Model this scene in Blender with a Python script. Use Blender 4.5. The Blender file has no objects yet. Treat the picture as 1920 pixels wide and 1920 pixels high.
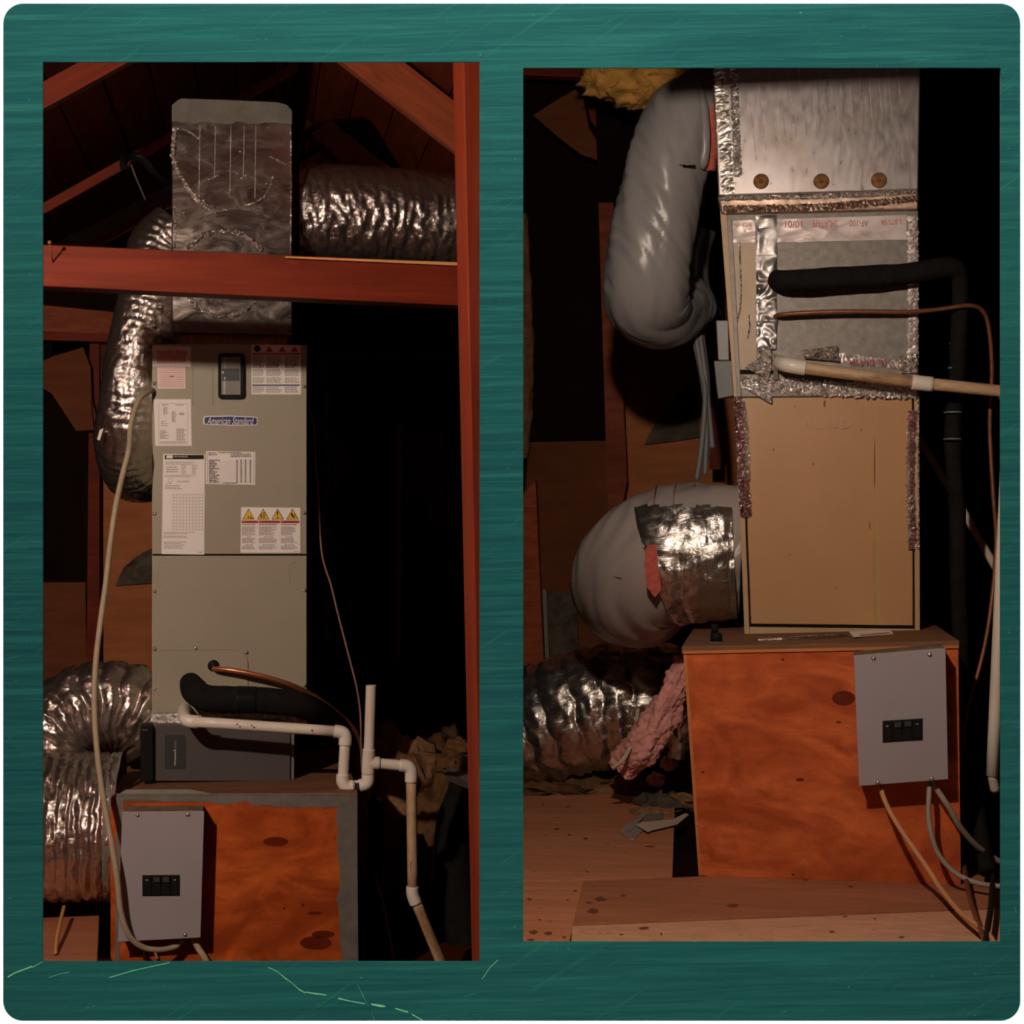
import bpy, bmesh, math, random
from mathutils import Vector, Matrix, noise

# ---------------------------------------------------------------- camera, world, lights, exposure
F = 3000.0            # focal length in pixels of the 1920 px frame
ZC = 1.53             # eye height
CAM = Vector((0, 0, ZC))
scene = bpy.context.scene
COL = scene.collection
cd = bpy.data.cameras.new('camera'); cam = bpy.data.objects.new('camera', cd); COL.objects.link(cam)
cam.location = CAM; cam.rotation_euler = (math.pi/2, 0, 0)
cd.sensor_width = 36; cd.lens = 36*F/1920; cd.clip_end = 60; cd.clip_start = .05
scene.camera = cam
w = bpy.data.worlds.new('world'); scene.world = w; w.use_nodes = True
w.node_tree.nodes['Background'].inputs[0].default_value = (.9, .95, 1, 1)
w.node_tree.nodes['Background'].inputs[1].default_value = 0.02
vs = scene.view_settings
vs.view_transform = 'Standard'; vs.look = 'None'; vs.exposure = 0.0; vs.gamma = 1.0
vs.use_curve_mapping = False

class Bay:
    """an attic bay seen straight on through its opening: a = into the bay, r = to the right"""
    def __init__(s, vpx):
        s.a = Vector(((vpx-960)/F, 1, 0)).normalized()
        s.r = Vector((s.a.y, -s.a.x, 0)); s.u = Vector((0, 0, 1))
    def P(s, px, py, d):
        v = Vector(((px-960)/F, 1, (960-py)/F))
        return CAM + v*(d/v.dot(s.a))
    def at(s, lat, d, z):
        q = s.a*d + s.r*lat
        return Vector((q.x, q.y, z))
    def floor(s, px, py, z):
        v = Vector(((px-960)/F, 1, (960-py)/F))
        return CAM + v*((z-ZC)/v.z)
L = Bay(490); R = Bay(1440)
YW = 2.2              # plane of the painted board

def point_light(name, loc, watt, color, radius):
    l = bpy.data.lights.new(name, 'POINT'); l.energy = watt; l.color = color; l.shadow_soft_size = radius
    o = bpy.data.objects.new(name, l); COL.objects.link(o); o.location = loc
    return o
def area_light(name, loc, target, watt, color, sx, sy):
    l = bpy.data.lights.new(name, 'AREA'); l.energy = watt; l.color = color; l.shape = 'RECTANGLE'; l.size = sx; l.size_y = sy
    o = bpy.data.objects.new(name, l); COL.objects.link(o); o.location = loc
    o.rotation_euler = (Vector(target)-Vector(loc)).to_track_quat('-Z', 'Y').to_euler()
    return o
WARM = (1.0, .80, .63)
point_light('work_lamp_left_bay', L.at(-1.25, 2.55, ZC+.82), 205, WARM, .035)
point_light('work_lamp_right_bay', R.at(-.30, 2.50, ZC+.86), 96, WARM, .035)
area_light('board_fill_top', (0, 1.15, ZC+1.95), (0, 2.2, ZC), 255, (1, .98, .95), 2.2, .12)  # added fill from above for the painted board, not a lamp of the place
area_light('board_fill_bottom', (0, 1.15, ZC-1.45), (0, 2.2, ZC-.3), 46, (1, .98, .95), 2.2, .12)  # added weaker fill from below, lifts the lower board and white edge

# ---------------------------------------------------------------- node materials
M = {}
class NT:
    def __init__(s, name):
        s.m = bpy.data.materials.new(name); s.m.use_nodes = True
        s.t = s.m.node_tree; s.n = s.t.nodes; s.b = s.n['Principled BSDF']; M[name] = s.m
        a = s.n.new('ShaderNodeAttribute'); a.attribute_name = 'tc'; s.tc = a.outputs['Vector']
    def link(s, a, b): s.t.links.new(a, b)
    def mapped(s, scale, loc=(0,0,0), rot=(0,0,0)):
        src = s.tc
        if any(rot):                     # turn first, then stretch along the turned axes
            q = s.n.new('ShaderNodeMapping'); s.link(src, q.inputs['Vector']); q.inputs['Rotation'].default_value = rot; src = q.outputs[0]
        q = s.n.new('ShaderNodeMapping'); s.link(src, q.inputs['Vector'])
        q.inputs['Scale'].default_value = scale; q.inputs['Location'].default_value = loc
        return q.outputs[0]
    def noise(s, vec, scale=1, detail=4, rough=.6, dist=0):
        q = s.n.new('ShaderNodeTexNoise'); s.link(vec, q.inputs['Vector'])
        q.inputs['Scale'].default_value = scale; q.inputs['Detail'].default_value = detail
        q.inputs['Roughness'].default_value = rough; q.inputs['Distortion'].default_value = dist
        return q.outputs['Fac']
    def voro(s, vec, scale=1, feat='F1'):
        q = s.n.new('ShaderNodeTexVoronoi'); s.link(vec, q.inputs['Vector']); q.inputs['Scale'].default_value = scale; q.feature = feat
        return q.outputs['Distance']
    def ramp(s, fac, stops):
        q = s.n.new('ShaderNodeValToRGB'); s.link(fac, q.inputs[0]); e = q.color_ramp.elements
        while len(e) < len(stops): e.new(.5)
        for k, (p, c) in enumerate(stops):
            e[k].position = p; e[k].color = (*c, 1) if not isinstance(c, (int, float)) else (c, c, c, 1)
        return q.outputs[0]
    def mix(s, fac, a, b, mode='MIX'):
        q = s.n.new('ShaderNodeMix'); q.data_type = 'RGBA'; q.blend_type = mode
        for sock, val in ((q.inputs[0], fac), (q.inputs[6], a), (q.inputs[7], b)):
            if isinstance(val, bpy.types.NodeSocket): s.link(val, sock)
            elif isinstance(val, (int, float)): sock.default_value = val
            else: sock.default_value = (*val, 1)
        return q.outputs[2]
    def col(s, c):
        if isinstance(c, bpy.types.NodeSocket): s.link(c, s.b.inputs['Base Color'])
        else: s.b.inputs['Base Color'].default_value = (*c, 1)
        return s
    def set(s, rough=.6, metal=0, **k):
        if isinstance(rough, bpy.types.NodeSocket): s.link(rough, s.b.inputs['Roughness'])
        else: s.b.inputs['Roughness'].default_value = rough
        s.b.inputs['Metallic'].default_value = metal
        for kk, v in k.items(): s.b.inputs[kk.replace('_', ' ')].default_value = v
        return s
    def bump(s, h, strength=.3, dist=.01):
        q = s.n.new('ShaderNodeBump'); s.link(h, q.inputs['Height']); q.inputs['Strength'].default_value = strength; q.inputs['Distance'].default_value = dist
        s.link(q.outputs[0], s.b.inputs['Normal']); return s

def plain(name, c, rough=.5, metal=0, var=.15, sc=9, bump=0, **k):
    k.setdefault('Specular_IOR_Level', .06 if max(c) < .06 else (.18 if rough > .45 else .35))
    t = NT(name); n = t.noise(t.mapped((sc, sc, sc)), 1, 5, .65)
    t.col(t.ramp(n, [(.3, tuple(x*(1-var) for x in c)), (.7, tuple(min(1, x*(1+var)) for x in c))])).set(rough, metal, **k)
    if bump: t.bump(t.noise(t.mapped((sc*6,)*3), 1, 4), bump, .004)
    return t
def wood(name, dark, light, across=16, along=1.3, knots=0.0, rough=.62, spots=0, blotch=0):
    t = NT(name)
    n1 = t.noise(t.mapped((along, across, across)), 1, 6, .6, 1.2)
    n2 = t.noise(t.mapped((along*4, across*8, across*8)), 1, 3, .6)
    c = t.ramp(n1, [(.25, dark), (.5, tuple((a+b)/2 for a, b in zip(dark, light))), (.75, light)])
    c = t.mix(t.ramp(n2, [(.35, .28), (.62, 0.0)]), c, tuple(x*.45 for x in dark))
    if blotch:
        bn = t.noise(t.mapped((4.2, 4.2, 7.5)), 1, 4, .55, 1.6)
        c = t.mix(t.ramp(bn, [(.36, blotch), (.52, .0)]), c, tuple(x*.72 for x in dark))
        c = t.mix(t.ramp(bn, [(.55, .0), (.70, blotch*.7)]), c, tuple(min(1, x*1.12) for x in light))
    if knots:
        v = t.voro(t.mapped((1.7, 5, 5)), 1)
        c = t.mix(t.ramp(v, [(knots*.5, .85), (knots, 0.0)]), c, tuple(x*.25 for x in dark))
    if spots:
        v = t.noise(t.mapped((26, 40, 40)), 1, 2)
        c = t.mix(t.ramp(v, [(.66, 0.0), (.72, spots)]), c, tuple(x*.3 for x in dark))
    t.col(c).set(rough, 0, Specular_IOR_Level=.15).bump(n2, .25, .002)
    return t
def foil(name, c=(.74, .70, .66), rough=.2, crinkle=60, strength=.55, metal=.96):
    t = NT(name)
    v = t.noise(t.mapped((crinkle*.6, crinkle, crinkle)), 1, 5, .7, 1.0)
    w_ = t.voro(t.mapped((crinkle*.5,)*3), 1, 'SMOOTH_F1')
    h = t.mix(.5, v, w_)
    t.col(t.ramp(t.noise(t.mapped((5, 5, 5)), 1, 3), [(.3, tuple(x*.8 for x in c)), (.7, c)]))
    t.set(t.ramp(v, [(.3, rough*.6), (.7, rough*1.8)]), metal).bump(h, strength, .012)
    return t

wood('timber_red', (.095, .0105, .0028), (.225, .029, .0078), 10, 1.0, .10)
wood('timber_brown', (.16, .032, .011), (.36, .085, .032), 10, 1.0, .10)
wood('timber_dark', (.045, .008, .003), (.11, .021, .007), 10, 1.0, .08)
wood('deck_plank', (.055, .008, .003), (.14, .023, .007), 9, .8, .10)
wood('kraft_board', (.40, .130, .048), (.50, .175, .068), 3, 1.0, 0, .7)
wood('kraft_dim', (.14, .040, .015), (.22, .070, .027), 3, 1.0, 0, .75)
wood('plywood_orange', (.38, .062, .012), (.66, .145, .028), 7, 2.6, 0, .5, 0, .8)
wood('plywood_bare', (.46, .085, .024), (.76, .185, .058), 6, 3.2, 0, .5, 0, .8)
wood('plywood_top', (.16, .075, .04), (.27, .13, .07), 7, 1.6, 0, .7)
wood('plywood_edge', (.50, .16, .05), (.66, .25, .09), 40, 1.5, 0, .7)
wood('floor_ply', (.46, .17, .085), (.66, .28, .145), 8, 1.2, 0, .55, .5)
wood('floor_board', (.32, .12, .065), (.47, .19, .10), 8, 1.2, .05, .55, .35)
wood('floor_particle', (.56, .28, .17), (.70, .38, .24), 12, 4, 0, .6, .55)
wood('knot', (.09, .012, .004), (.20, .028, .008), 30, 8, 0, .5)
wood('lath_pale', (.50, .22, .08), (.62, .30, .12), 20, 1.2)
foil('foil', (.78, .73, .69), .20, 60, .55)
foil('foil_flex', (.82, .75, .70), .12, 60, .55)
foil('foil_board', (.50, .44, .41), .16, 16, .10)
foil('foil_tape', (.90, .84, .80), .22, 90, .8)
foil('foil_tape_smooth', (.56, .49, .48), .46, 30, .2, .55)
foil('foil_red_tape', (.72, .46, .48), .15, 90, .6)
plain('thread_glint', (.62, .57, .55), .4, .2, .2, 60)  # pale colour painted in for glints along the foil scrim
foil('foil_old', (.50, .36, .29), .38, 40, .4)
foil('foil_old_flex', (.86, .78, .72), .19, 40, .6)
foil('foil_crumple', (.80, .74, .70), .20, 26, .9)
foil('foil_tape_bright', (.95, .90, .86), .30, 26, .9)
foil('duct_tape', (.30, .285, .28), .30, 14, .12, .8)
plain('cabinet_paint', (.335, .300, .232), .42, 0, .05, 3)
plain('cabinet_edge', (.52, .49, .38), .4, 0, .04)
plain('seam_black', (.012, .010, .008), .7)
plain('black_plastic', (.012, .012, .013), .42, 0, .1)
plain('black_foam', (.013, .012, .012), .85, 0, .3, 30, .6)
plain('black_tape', (.010, .010, .011), .35)
plain('smoke_window', (.27, .26, .24), .2, 0, .1)
plain('window_dark', (.07, .075, .085), .3)
plain('window_pale', (.48, .48, .46), .3)
plain('filter_grey', (.088, .080, .077), .5, 0, .06)
plain('badge_dark', (.05, .05, .052), .4, 0, .05)
plain('badge_blue', (.025, .035, .15), .35, 0, .1)
plain('white_paint', (.78, .78, .78), .45, 0, .03)
plain('label_white', (.86, .81, .79), .5, 0, .03, 12)
plain('label_pink', (.86, .68, .67), .5, 0, .03, 12)
plain('print_grey', (.26, .22, .21), .6, 0, .05)
plain('print_black', (.03, .022, .022), .6, 0, .05)
plain('print_red', (.50, .07, .035), .6, 0, .1)
plain('print_yellow', (.80, .50, .045), .5, 0, .05)
plain('print_pinkred', (.45, .08, .13), .6, 0, .1)
plain('print_blue', (.05, .06, .16), .6)
plain('panel_grey', (.34, .305, .335), .5, 0, .04, 5)
plain('panel_dirt', (.17, .115, .075), .9, 0, .4, 22, .4)
plain('screw_metal', (.55, .52, .48), .35, .8)
plain('mastic_grey', (.17, .155, .14), .8, 0, .22, 14, .6)
plain('mastic_pale', (.42, .39, .33), .8, 0, .15, 14, .6)
plain('cable_beige', (.40, .32, .22), .5, 0, .12, 30)
plain('cable_grey', (.33, .29, .25), .5, 0, .12, 30)
plain('cable_orange', (.55, .27, .12), .5, 0, .1, 30)
plain('copper', (.62, .22, .11), .33, .75, .25, 30)
plain('copper_dull', (.26, .10, .055), .45, .5, .3, 30)
plain('wire_pink', (.36, .18, .15), .5, 0, .1)
plain('wire_black', (.018, .013, .012), .55)
plain('galvanised', (.215, .198, .182), .50, .35, .25, 40)
plain('gasket_tan', (.60, .48, .37), .55, 0, .1, 8)
plain('duct_grey', (.29, .28, .29), .30, 0, .07, 5, 0)
plain('duct_grey_dark', (.13, .125, .13), .35, 0, .1)
plain('duct_taupe', (.38, .325, .31), .33, 0, .08, 5, 0)
plain('cabinet_tan', (.51, .28, .13), .40, 0, .06, 4)
plain('cabinet_tan_frame', (.50, .33, .19), .45, 0, .1, 8)
plain('stain_brown', (.22, .10, .04), .7, 0, .3)
plain('stain_green', (.47, .29, .11), .5, 0, .15)
wood('stain_dark', (.14, .05, .025), (.20, .075, .04), 20, 6)
plain('rust', (.25, .12, .05), .7, .2, .45, 60)
plain('pink_wool', (.84, .38, .34), .95, 0, .25, 30, 1.0)
plain('red_wool', (.62, .14, .11), .95, 0, .25, 60, 1.0)
plain('yellow_wool', (.62, .33, .08), .95, 0, .3, 20, 1.0)
plain('brown_wool', (.15, .075, .032), .95, 0, .4, 24, 1.0)
plain('debris', (.30, .16, .08), .95, 0, .5, 30, 1.0)
plain('mottled_dark', (.09, .075, .055), .9, 0, .6, 18, .6)
plain('grey_board', (.20, .17, .14), .8, 0, .2, 10)
plain('box_grey', (.19, .20, .205), .45, 0, .1)
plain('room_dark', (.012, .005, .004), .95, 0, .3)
plain('wall_white', (.90, .90, .90), .7, 0, .01)
t = NT('pvc')
n = t.noise(t.mapped((3, 12, 12)), 1, 4, .6)
t.col(t.ramp(n, [(.36, (.70, .60, .50)), (.6, (.82, .76, .70))])).set(.35)
t = NT('pvc_stained')
n = t.noise(t.mapped((3, 20, 20)), 1, 5, .7); n2 = t.noise(t.mapped((14, 90, 90)), 1, 3)
c = t.ramp(n, [(.34, (.28, .15, .07)), (.5, (.54, .35, .21)), (.68, (.66, .50, .36))])
t.col(t.mix(t.ramp(n2, [(.60, 0.0), (.68, .65)]), c, (.12, .07, .04))).set(.5)
# rust-marked duct wrap foil, old
t = NT('foil_wrap')
v = t.noise(t.mapped((60, 60, 22)), 1, 4, .65)
t.col(t.ramp(t.noise(t.mapped((6, 6, 9)), 1, 4), [(.32, (.40, .34, .31)), (.55, (.46, .43, .44))])).set(t.ramp(v, [(.3, .26), (.7, .40)]), .85).bump(v, .16, .003)
# teal brushed paint
t = NT('teal_paint')
big = t.noise(t.mapped((2.2, 1, 2.6)), 1, 3, .5)
st = t.noise(t.mapped((4, 1, 130), rot=(0, .02, 0)), 1, 6, .68, .7)
dg = t.noise(t.mapped((6, 1, 150), rot=(0, math.radians(33), 0)), 1, 5, .7, .3)
dg2 = t.noise(t.mapped((5, 1, 110), (3, 0, 1), rot=(0, math.radians(14), 0)), 1, 5, .7, .8)
sp = t.noise(t.mapped((150, 1, 150)), 1, 2)
c = t.ramp(st, [(.28, (0.0018, 0.0155, 0.0165)), (.5, (0.0033, 0.0245, 0.0222)), (.74, (0.0062, 0.0408, 0.0313))])
c = t.mix(t.ramp(big, [(.35, 0.0), (.65, .30)]), c, (0.0052, 0.0367, 0.0280))
c = t.mix(t.ramp(dg, [(.60, 0.0), (.70, .45)]), c, (0.0079, 0.0457, 0.0346))
c = t.mix(t.ramp(dg2, [(.66, 0.0), (.75, .5)]), c, (0.0129, 0.0636, 0.0379))
c = t.mix(t.ramp(sp, [(.74, 0.0), (.78, .6)]), c, (0.0298, 0.1061, 0.0824))
t.col(c).set(.8, 0, Specular_IOR_Level=.02).bump(st, .3, .002)
plain('scratch_green', (.05, .15, .075), .6, 0, .25, 60)

# ---------------------------------------------------------------- geometry helpers
WL = {}               # world location of every root, by object name
class G:
    def __init__(s): s.v = []; s.f = []; s.tc = []
    def add(s, vs_, fs, tcs):
        o = len(s.v); s.v += [Vector(p) for p in vs_]; s.f += [tuple(i+o for i in f) for f in fs]; s.tc += [tuple(q) for q in tcs]; return s
    def hexa(s, p, tcs=None):      # p: 4 front corners TL TR BR BL, then the same 4 at the back
        fs = [(0,3,2,1), (4,5,6,7), (0,1,5,4), (3,7,6,2), (0,4,7,3), (1,2,6,5)]
        if tcs is None:
            e0 = (p[1]-p[0]); x = e0.normalized() if e0.length else Vector((1,0,0))
            y = (p[4]-p[0]).normalized(); tcs = [((q-p[0]).dot(x), (q-p[0]).dot(y), q.z) for q in p]
        return s.add(p, fs, tcs)
    def slab(s, bay, px, d, t, dr=(0,0,0)):
        """px: TL,TR,BR,BL pixel corners of the face at depth d (one value or four), t metres deep"""
        ds = d if isinstance(d, (list, tuple)) else [d]*4
        fr = [bay.P(x, y, k) for (x, y), k in zip(px, ds)]
        return s.hexa(fr + [q + bay.a*t + Vector(dr) for q in fr])
    def box(s, bay, l0, l1, d0, d1, z0, z1):
        c = [bay.at(l0,d0,z1), bay.at(l1,d0,z1), bay.at(l1,d0,z0), bay.at(l0,d0,z0)]
        return s.hexa(c + [q + bay.a*(d1-d0) for q in c])
    def beam(s, p0, p1, w_, h, up=Vector((0,0,1)), seed=0):
        x = (p1-p0).normalized(); y = up.cross(x).normalized(); z = x.cross(y)
        Ln = (p1-p0).length; vs_ = []; tcs = []
        for a in (0, 1):
            for (j, k) in ((-1,1), (1,1), (1,-1), (-1,-1)):
                vs_.append((p0 if a == 0 else p1) + y*(j*w_/2) + z*(k*h/2)); tcs.append((a*Ln+seed*3.1, j*w_/2+seed*1.7, k*h/2))
        return s.add(vs_, [(0,1,2,3), (7,6,5,4), (0,4,5,1), (1,5,6,2), (2,6,7,3), (3,7,4,0)], tcs)
    def poly(s, pts, ext):         # extruded polygon (front face given, ext = vector to the back)
        n_ = len(pts); c = pts[0]
        x = (pts[1]-pts[0]).normalized()
        vs_ = list(pts) + [p+ext for p in pts]
        fs = [tuple(range(n_))[::-1], tuple(range(n_, 2*n_))] + [(i, (i+1) % n_, n_+(i+1) % n_, n_+i) for i in range(n_)]
        return s.add(vs_, fs, [(q.x, q.y, q.z) for q in vs_])
    def plate(s, bay, px, d, t):
        return s.poly([bay.P(x, y, d) for x, y in px], bay.a*t)
    def cyl(s, p0, p1, r0, r1=None, n=14, cap=True):
        r1 = r0 if r1 is None else r1
        x = (p1-p0).normalized(); y = x.orthogonal().normalized(); z = x.cross(y); Ln = (p1-p0).length
        vs_ = []; tcs = []
        for p, r, q in ((p0, r0, 0), (p1, r1, Ln)):
            for i in range(n):
                a = 2*math.pi*i/n; vs_.append(p + (y*math.cos(a)+z*math.sin(a))*r); tcs.append((q, math.cos(a)*r, math.sin(a)*r))
        fs = [(i, (i+1) % n, n+(i+1) % n, n+i) for i in range(n)]
        if cap: fs += [tuple(range(n))[::-1], tuple(range(n, 2*n))]
        return s.add(vs_, fs, tcs)
    def tube(s, pts, rad, n=14, sub=8, disp=None, cap=True, smooth=True, flat=None, seed=0):
        """swept tube through pts; rad a number or one per point; disp(s,theta,t) adds to the radius"""
        rr = rad if isinstance(rad, (list, tuple)) else [rad]*len(pts)
        if smooth and len(pts) > 2:
            P_, Rr = [], []
            for i in range(len(pts)-1):
                a, b, c, e = pts[max(i-1,0)], pts[i], pts[i+1], pts[min(i+2,len(pts)-1)]
                for k in range(sub):
                    t_ = k/sub
                    P_.append(.5*((2*b)+(c-a)*t_+(2*a-5*b+4*c-e)*t_*t_+(3*b-a-3*c+e)*t_**3)); Rr.append(rr[i]*(1-t_)+rr[i+1]*t_)
            P_.append(pts[-1]); Rr.append(rr[-1])
        else:
            P_, Rr = [], []
            for i in range(len(pts)-1):
                for k in range(sub): P_.append(pts[i].lerp(pts[i+1], k/sub)); Rr.append(rr[i]*(1-k/sub)+rr[i+1]*k/sub)
            P_.append(pts[-1]); Rr.append(rr[-1])
        y = None; vs_ = []; tcs = []; S = 0; m = len(P_)
        for i in range(m):
            x = (P_[min(i+1,m-1)]-P_[max(i-1,0)]).normalized()
            if y is None:
                y = Vector((0,0,1)).cross(x)
                if y.length < .2: y = Vector((1,0,0)).cross(x)
                y.normalize()
            else:
                y = (y - x*y.dot(x)).normalized()
            z = x.cross(y)
            if i: S += (P_[i]-P_[i-1]).length
            for k in range(n):
                a = 2*math.pi*k/n; r = Rr[i] + (disp(S, a, i/(m-1)) if disp else 0)
                ca, sa = math.cos(a), math.sin(a)
                q = y*(ca*r)+z*(sa*r*(flat if flat else 1))
                vs_.append(P_[i]+q); tcs.append((S+seed, ca*Rr[i], sa*Rr[i]))
        fs = [(i*n+k, i*n+(k+1) % n, (i+1)*n+(k+1) % n, (i+1)*n+k) for i in range(m-1) for k in range(n)]
        if cap: fs += [tuple(range(n))[::-1], tuple(range((m-1)*n, m*n))]
        return s.add(vs_, fs, tcs)
    def sheet(s, bay, px, d, nx, ny, amp, sc, seed=0, t=.0006, ridge=False):
        """crumpled thin sheet between four pixel corners, with a back side"""
        ds = d if isinstance(d, (list, tuple)) else [d]*4
        c = [bay.P(x, y, k) for (x, y), k in zip(px, ds)]
        for back in (0, 1):
            o = len(s.v); vs_ = []; tcs = []
            for j in range(ny+1):
                for i in range(nx+1):
                    u_, v_ = i/nx, j/ny
                    p = (c[0]*(1-u_)+c[1]*u_)*(1-v_)+(c[3]*(1-u_)+c[2]*u_)*v_
                    q = Vector(((p-c[0]).dot(bay.r)*sc, p.z*sc, seed*7.3)); h = noise.noise(q)+.5*noise.noise(q*2.3)
                    if ridge: h = 1-2*abs(h)
                    edge = min(1, 6*min(u_, 1-u_, v_, 1-v_)+.25)
                    vs_.append(p - bay.a*(abs(h)*amp*edge if not ridge else h*amp*edge) + bay.a*(t*back)); tcs.append(((p-c[0]).dot(bay.r), 0, p.z))
            fs = []
            for j in range(ny):
                for i in range(nx):
                    f = (j*(nx+1)+i, (j+1)*(nx+1)+i, (j+1)*(nx+1)+i+1, j*(nx+1)+i+1)
                    fs.append(f if not back else f[::-1])
            s.add(vs_, fs, tcs)
        return s
    def lump(s, c, rad, seed, amp=.35, sc=3.0, nu=28, nv=18):
        vs_ = []; tcs = []
        for j in range(nv+1):
            for i in range(nu):
                th = math.pi*j/nv; ph = 2*math.pi*i/nu
                q = Vector((math.sin(th)*math.cos(ph), math.sin(th)*math.sin(ph), math.cos(th)))
                k = 1 + amp*noise.noise(q*sc+Vector((seed*3.7,)*3)) + amp*.5*noise.noise(q*sc*3+Vector((seed,)*3))
                p = Vector((q.x*rad[0], q.y*rad[1], q.z*rad[2]))*k
                vs_.append(c+p); tcs.append(p)
        return s.add(vs_, [(j*nu+i, (j+1)*nu+i, (j+1)*nu+(i+1) % nu, j*nu+(i+1) % nu) for j in range(nv) for i in range(nu)], tcs)
    def make(s, name, mat, parent=None, smooth=False, bevel=0, loc=None):
        me = bpy.data.meshes.new(name)
        if parent is not None: base = WL[parent.name]
        elif loc is not None: base = loc
        else:
            mn = Vector((min(p.x for p in s.v), min(p.y for p in s.v), min(p.z for p in s.v)))
            mx = Vector((max(p.x for p in s.v), max(p.y for p in s.v), max(p.z for p in s.v)))
            base = Vector(((mn.x+mx.x)/2, (mn.y+mx.y)/2, mn.z))
        me.from_pydata([tuple(p-base) for p in s.v], [], s.f)
        at = me.attributes.new('tc', 'FLOAT_VECTOR', 'POINT')
        at.data.foreach_set('vector', [c_ for q in s.tc for c_ in q])
        bm = bmesh.new(); bm.from_mesh(me); bmesh.ops.recalc_face_normals(bm, faces=bm.faces)
        bm.to_mesh(me); bm.free()
        me.materials.append(M[mat])
        if smooth:
            for p in me.polygons: p.use_smooth = True
        o = bpy.data.objects.new(name, me); COL.objects.link(o)
        if name == 'print' and len(s.f) > 8: o['kind'] = 'stuff'      # rows of fine print
        if parent is not None: o.parent = parent; WL[o.name] = base
        else: o.location = base; WL[o.name] = base
        if bevel:
            b = o.modifiers.new('bevel', 'BEVEL'); b.width = bevel; b.segments = 2; b.limit_method = 'ANGLE'
        return o

def thing(name, label, cat, loc, group=None):
    o = bpy.data.objects.new(name, None); COL.objects.link(o); o.location = loc; o.empty_display_size = .05
    o['label'] = label; o['category'] = cat
    if group: o['group'] = group
    WL[o.name] = Vector(loc); return o
def tag(o, label, cat, group=None):
    o['label'] = label; o['category'] = cat
    if group: o['group'] = group
    return o
def struct(o): o['kind'] = 'structure'; return o

_txt = {}
def text_geo(string, shear=0.0):
    key = (string, shear)
    if key not in _txt:
        cu = bpy.data.curves.new('lettering', 'FONT'); cu.body = string; cu.shear = shear; cu.resolution_u = 3
        ob = bpy.data.objects.new('lettering', cu); me = bpy.data.meshes.new_from_object(ob)
        _txt[key] = ([v.co.copy() for v in me.vertices], [tuple(p.vertices) for p in me.polygons])
        bpy.data.objects.remove(ob); bpy.data.curves.remove(cu); bpy.data.meshes.remove(me)
    return _txt[key]
def text(g, bay, string, x0, y0, x1, y1, d, rot=0, shear=0.0):
    """flat lettering fitted into a pixel box on the plane at depth d; rot in quarter turns counter-clockwise"""
    vs_, fs = text_geo(string, shear)
    if not vs_: return g
    mn = (min(v.x for v in vs_), min(v.y for v in vs_)); mx = (max(v.x for v in vs_), max(v.y for v in vs_))
    out = []
    for v in vs_:
        a = (v.x-mn[0])/(mx[0]-mn[0]+1e-9); b = (v.y-mn[1])/(mx[1]-mn[1]+1e-9)
        for _ in range(rot % 4): a, b = 1-b, a
        out.append(bay.P(x0+(x1-x0)*a, y1+(y0-y1)*b, d))
    return g.add(out, fs, [(0,0,0)]*len(out))
def bar(g, bay, x0, y0, x1, y1, d):
    c = [bay.P(x0,y0,d), bay.P(x1,y0,d), bay.P(x1,y1,d), bay.P(x0,y1,d)]
    return g.add(c, [(0,3,2,1)], [(q.x,q.y,q.z) for q in c])
def words(g, bay, x0, y0, x1, y1, rows, d, rnd, fill=.55, short=.3):
    h = (y1-y0)/rows
    for r_ in range(rows):
        x = x0; end = x1 - (x1-x0)*rnd.random()*short
        while x < end-1:
            wd = min(rnd.uniform(2, 7), end-x); bar(g, bay, x, y0+h*r_, x+wd, y0+h*(r_+fill), d); x += wd+.9
    return g
def screw(parent, bay, px, py, d, r=.0066, h=.006, mat='screw_metal'):
    p = bay.P(px, py, d); g = G().cyl(p, p-bay.a*h, r, r*.7, 10)
    return g.make('screw', mat, parent, True)
def jag(p0, p1, n, amp, rnd):
    out = []
    for i in range(n+1):
        t_ = i/n; x = p0[0]+(p1[0]-p0[0])*t_; y = p0[1]+(p1[1]-p0[1])*t_
        dx, dy = p1[0]-p0[0], p1[1]-p0[1]; l = math.hypot(dx, dy); k = rnd.uniform(-amp, amp) if 0 < i < n else 0
        out.append((x-dy/l*k, y+dx/l*k))
    return out
def flex_disp(ring, amp, crumple, seed=0, fold=22):
    """bulging between the wire rings plus sharp lengthwise crumples"""
    def f(S, a, t_):
        q = Vector((math.cos(a)*2.2, math.sin(a)*2.2, seed+S*2.0))
        ph = S/ring + .35*noise.noise(q)
        b = abs(math.sin(math.pi*ph))**.7
        c_ = 1-2*abs(noise.noise(Vector((math.cos(a)*4, math.sin(a)*4, S*fold+seed*5))))
        e = noise.noise(Vector((math.cos(a)*11+seed, math.sin(a)*11, S*55)))
        return amp*(b-.5)+crumple*(.75*c_+.45*e)
    return f
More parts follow.
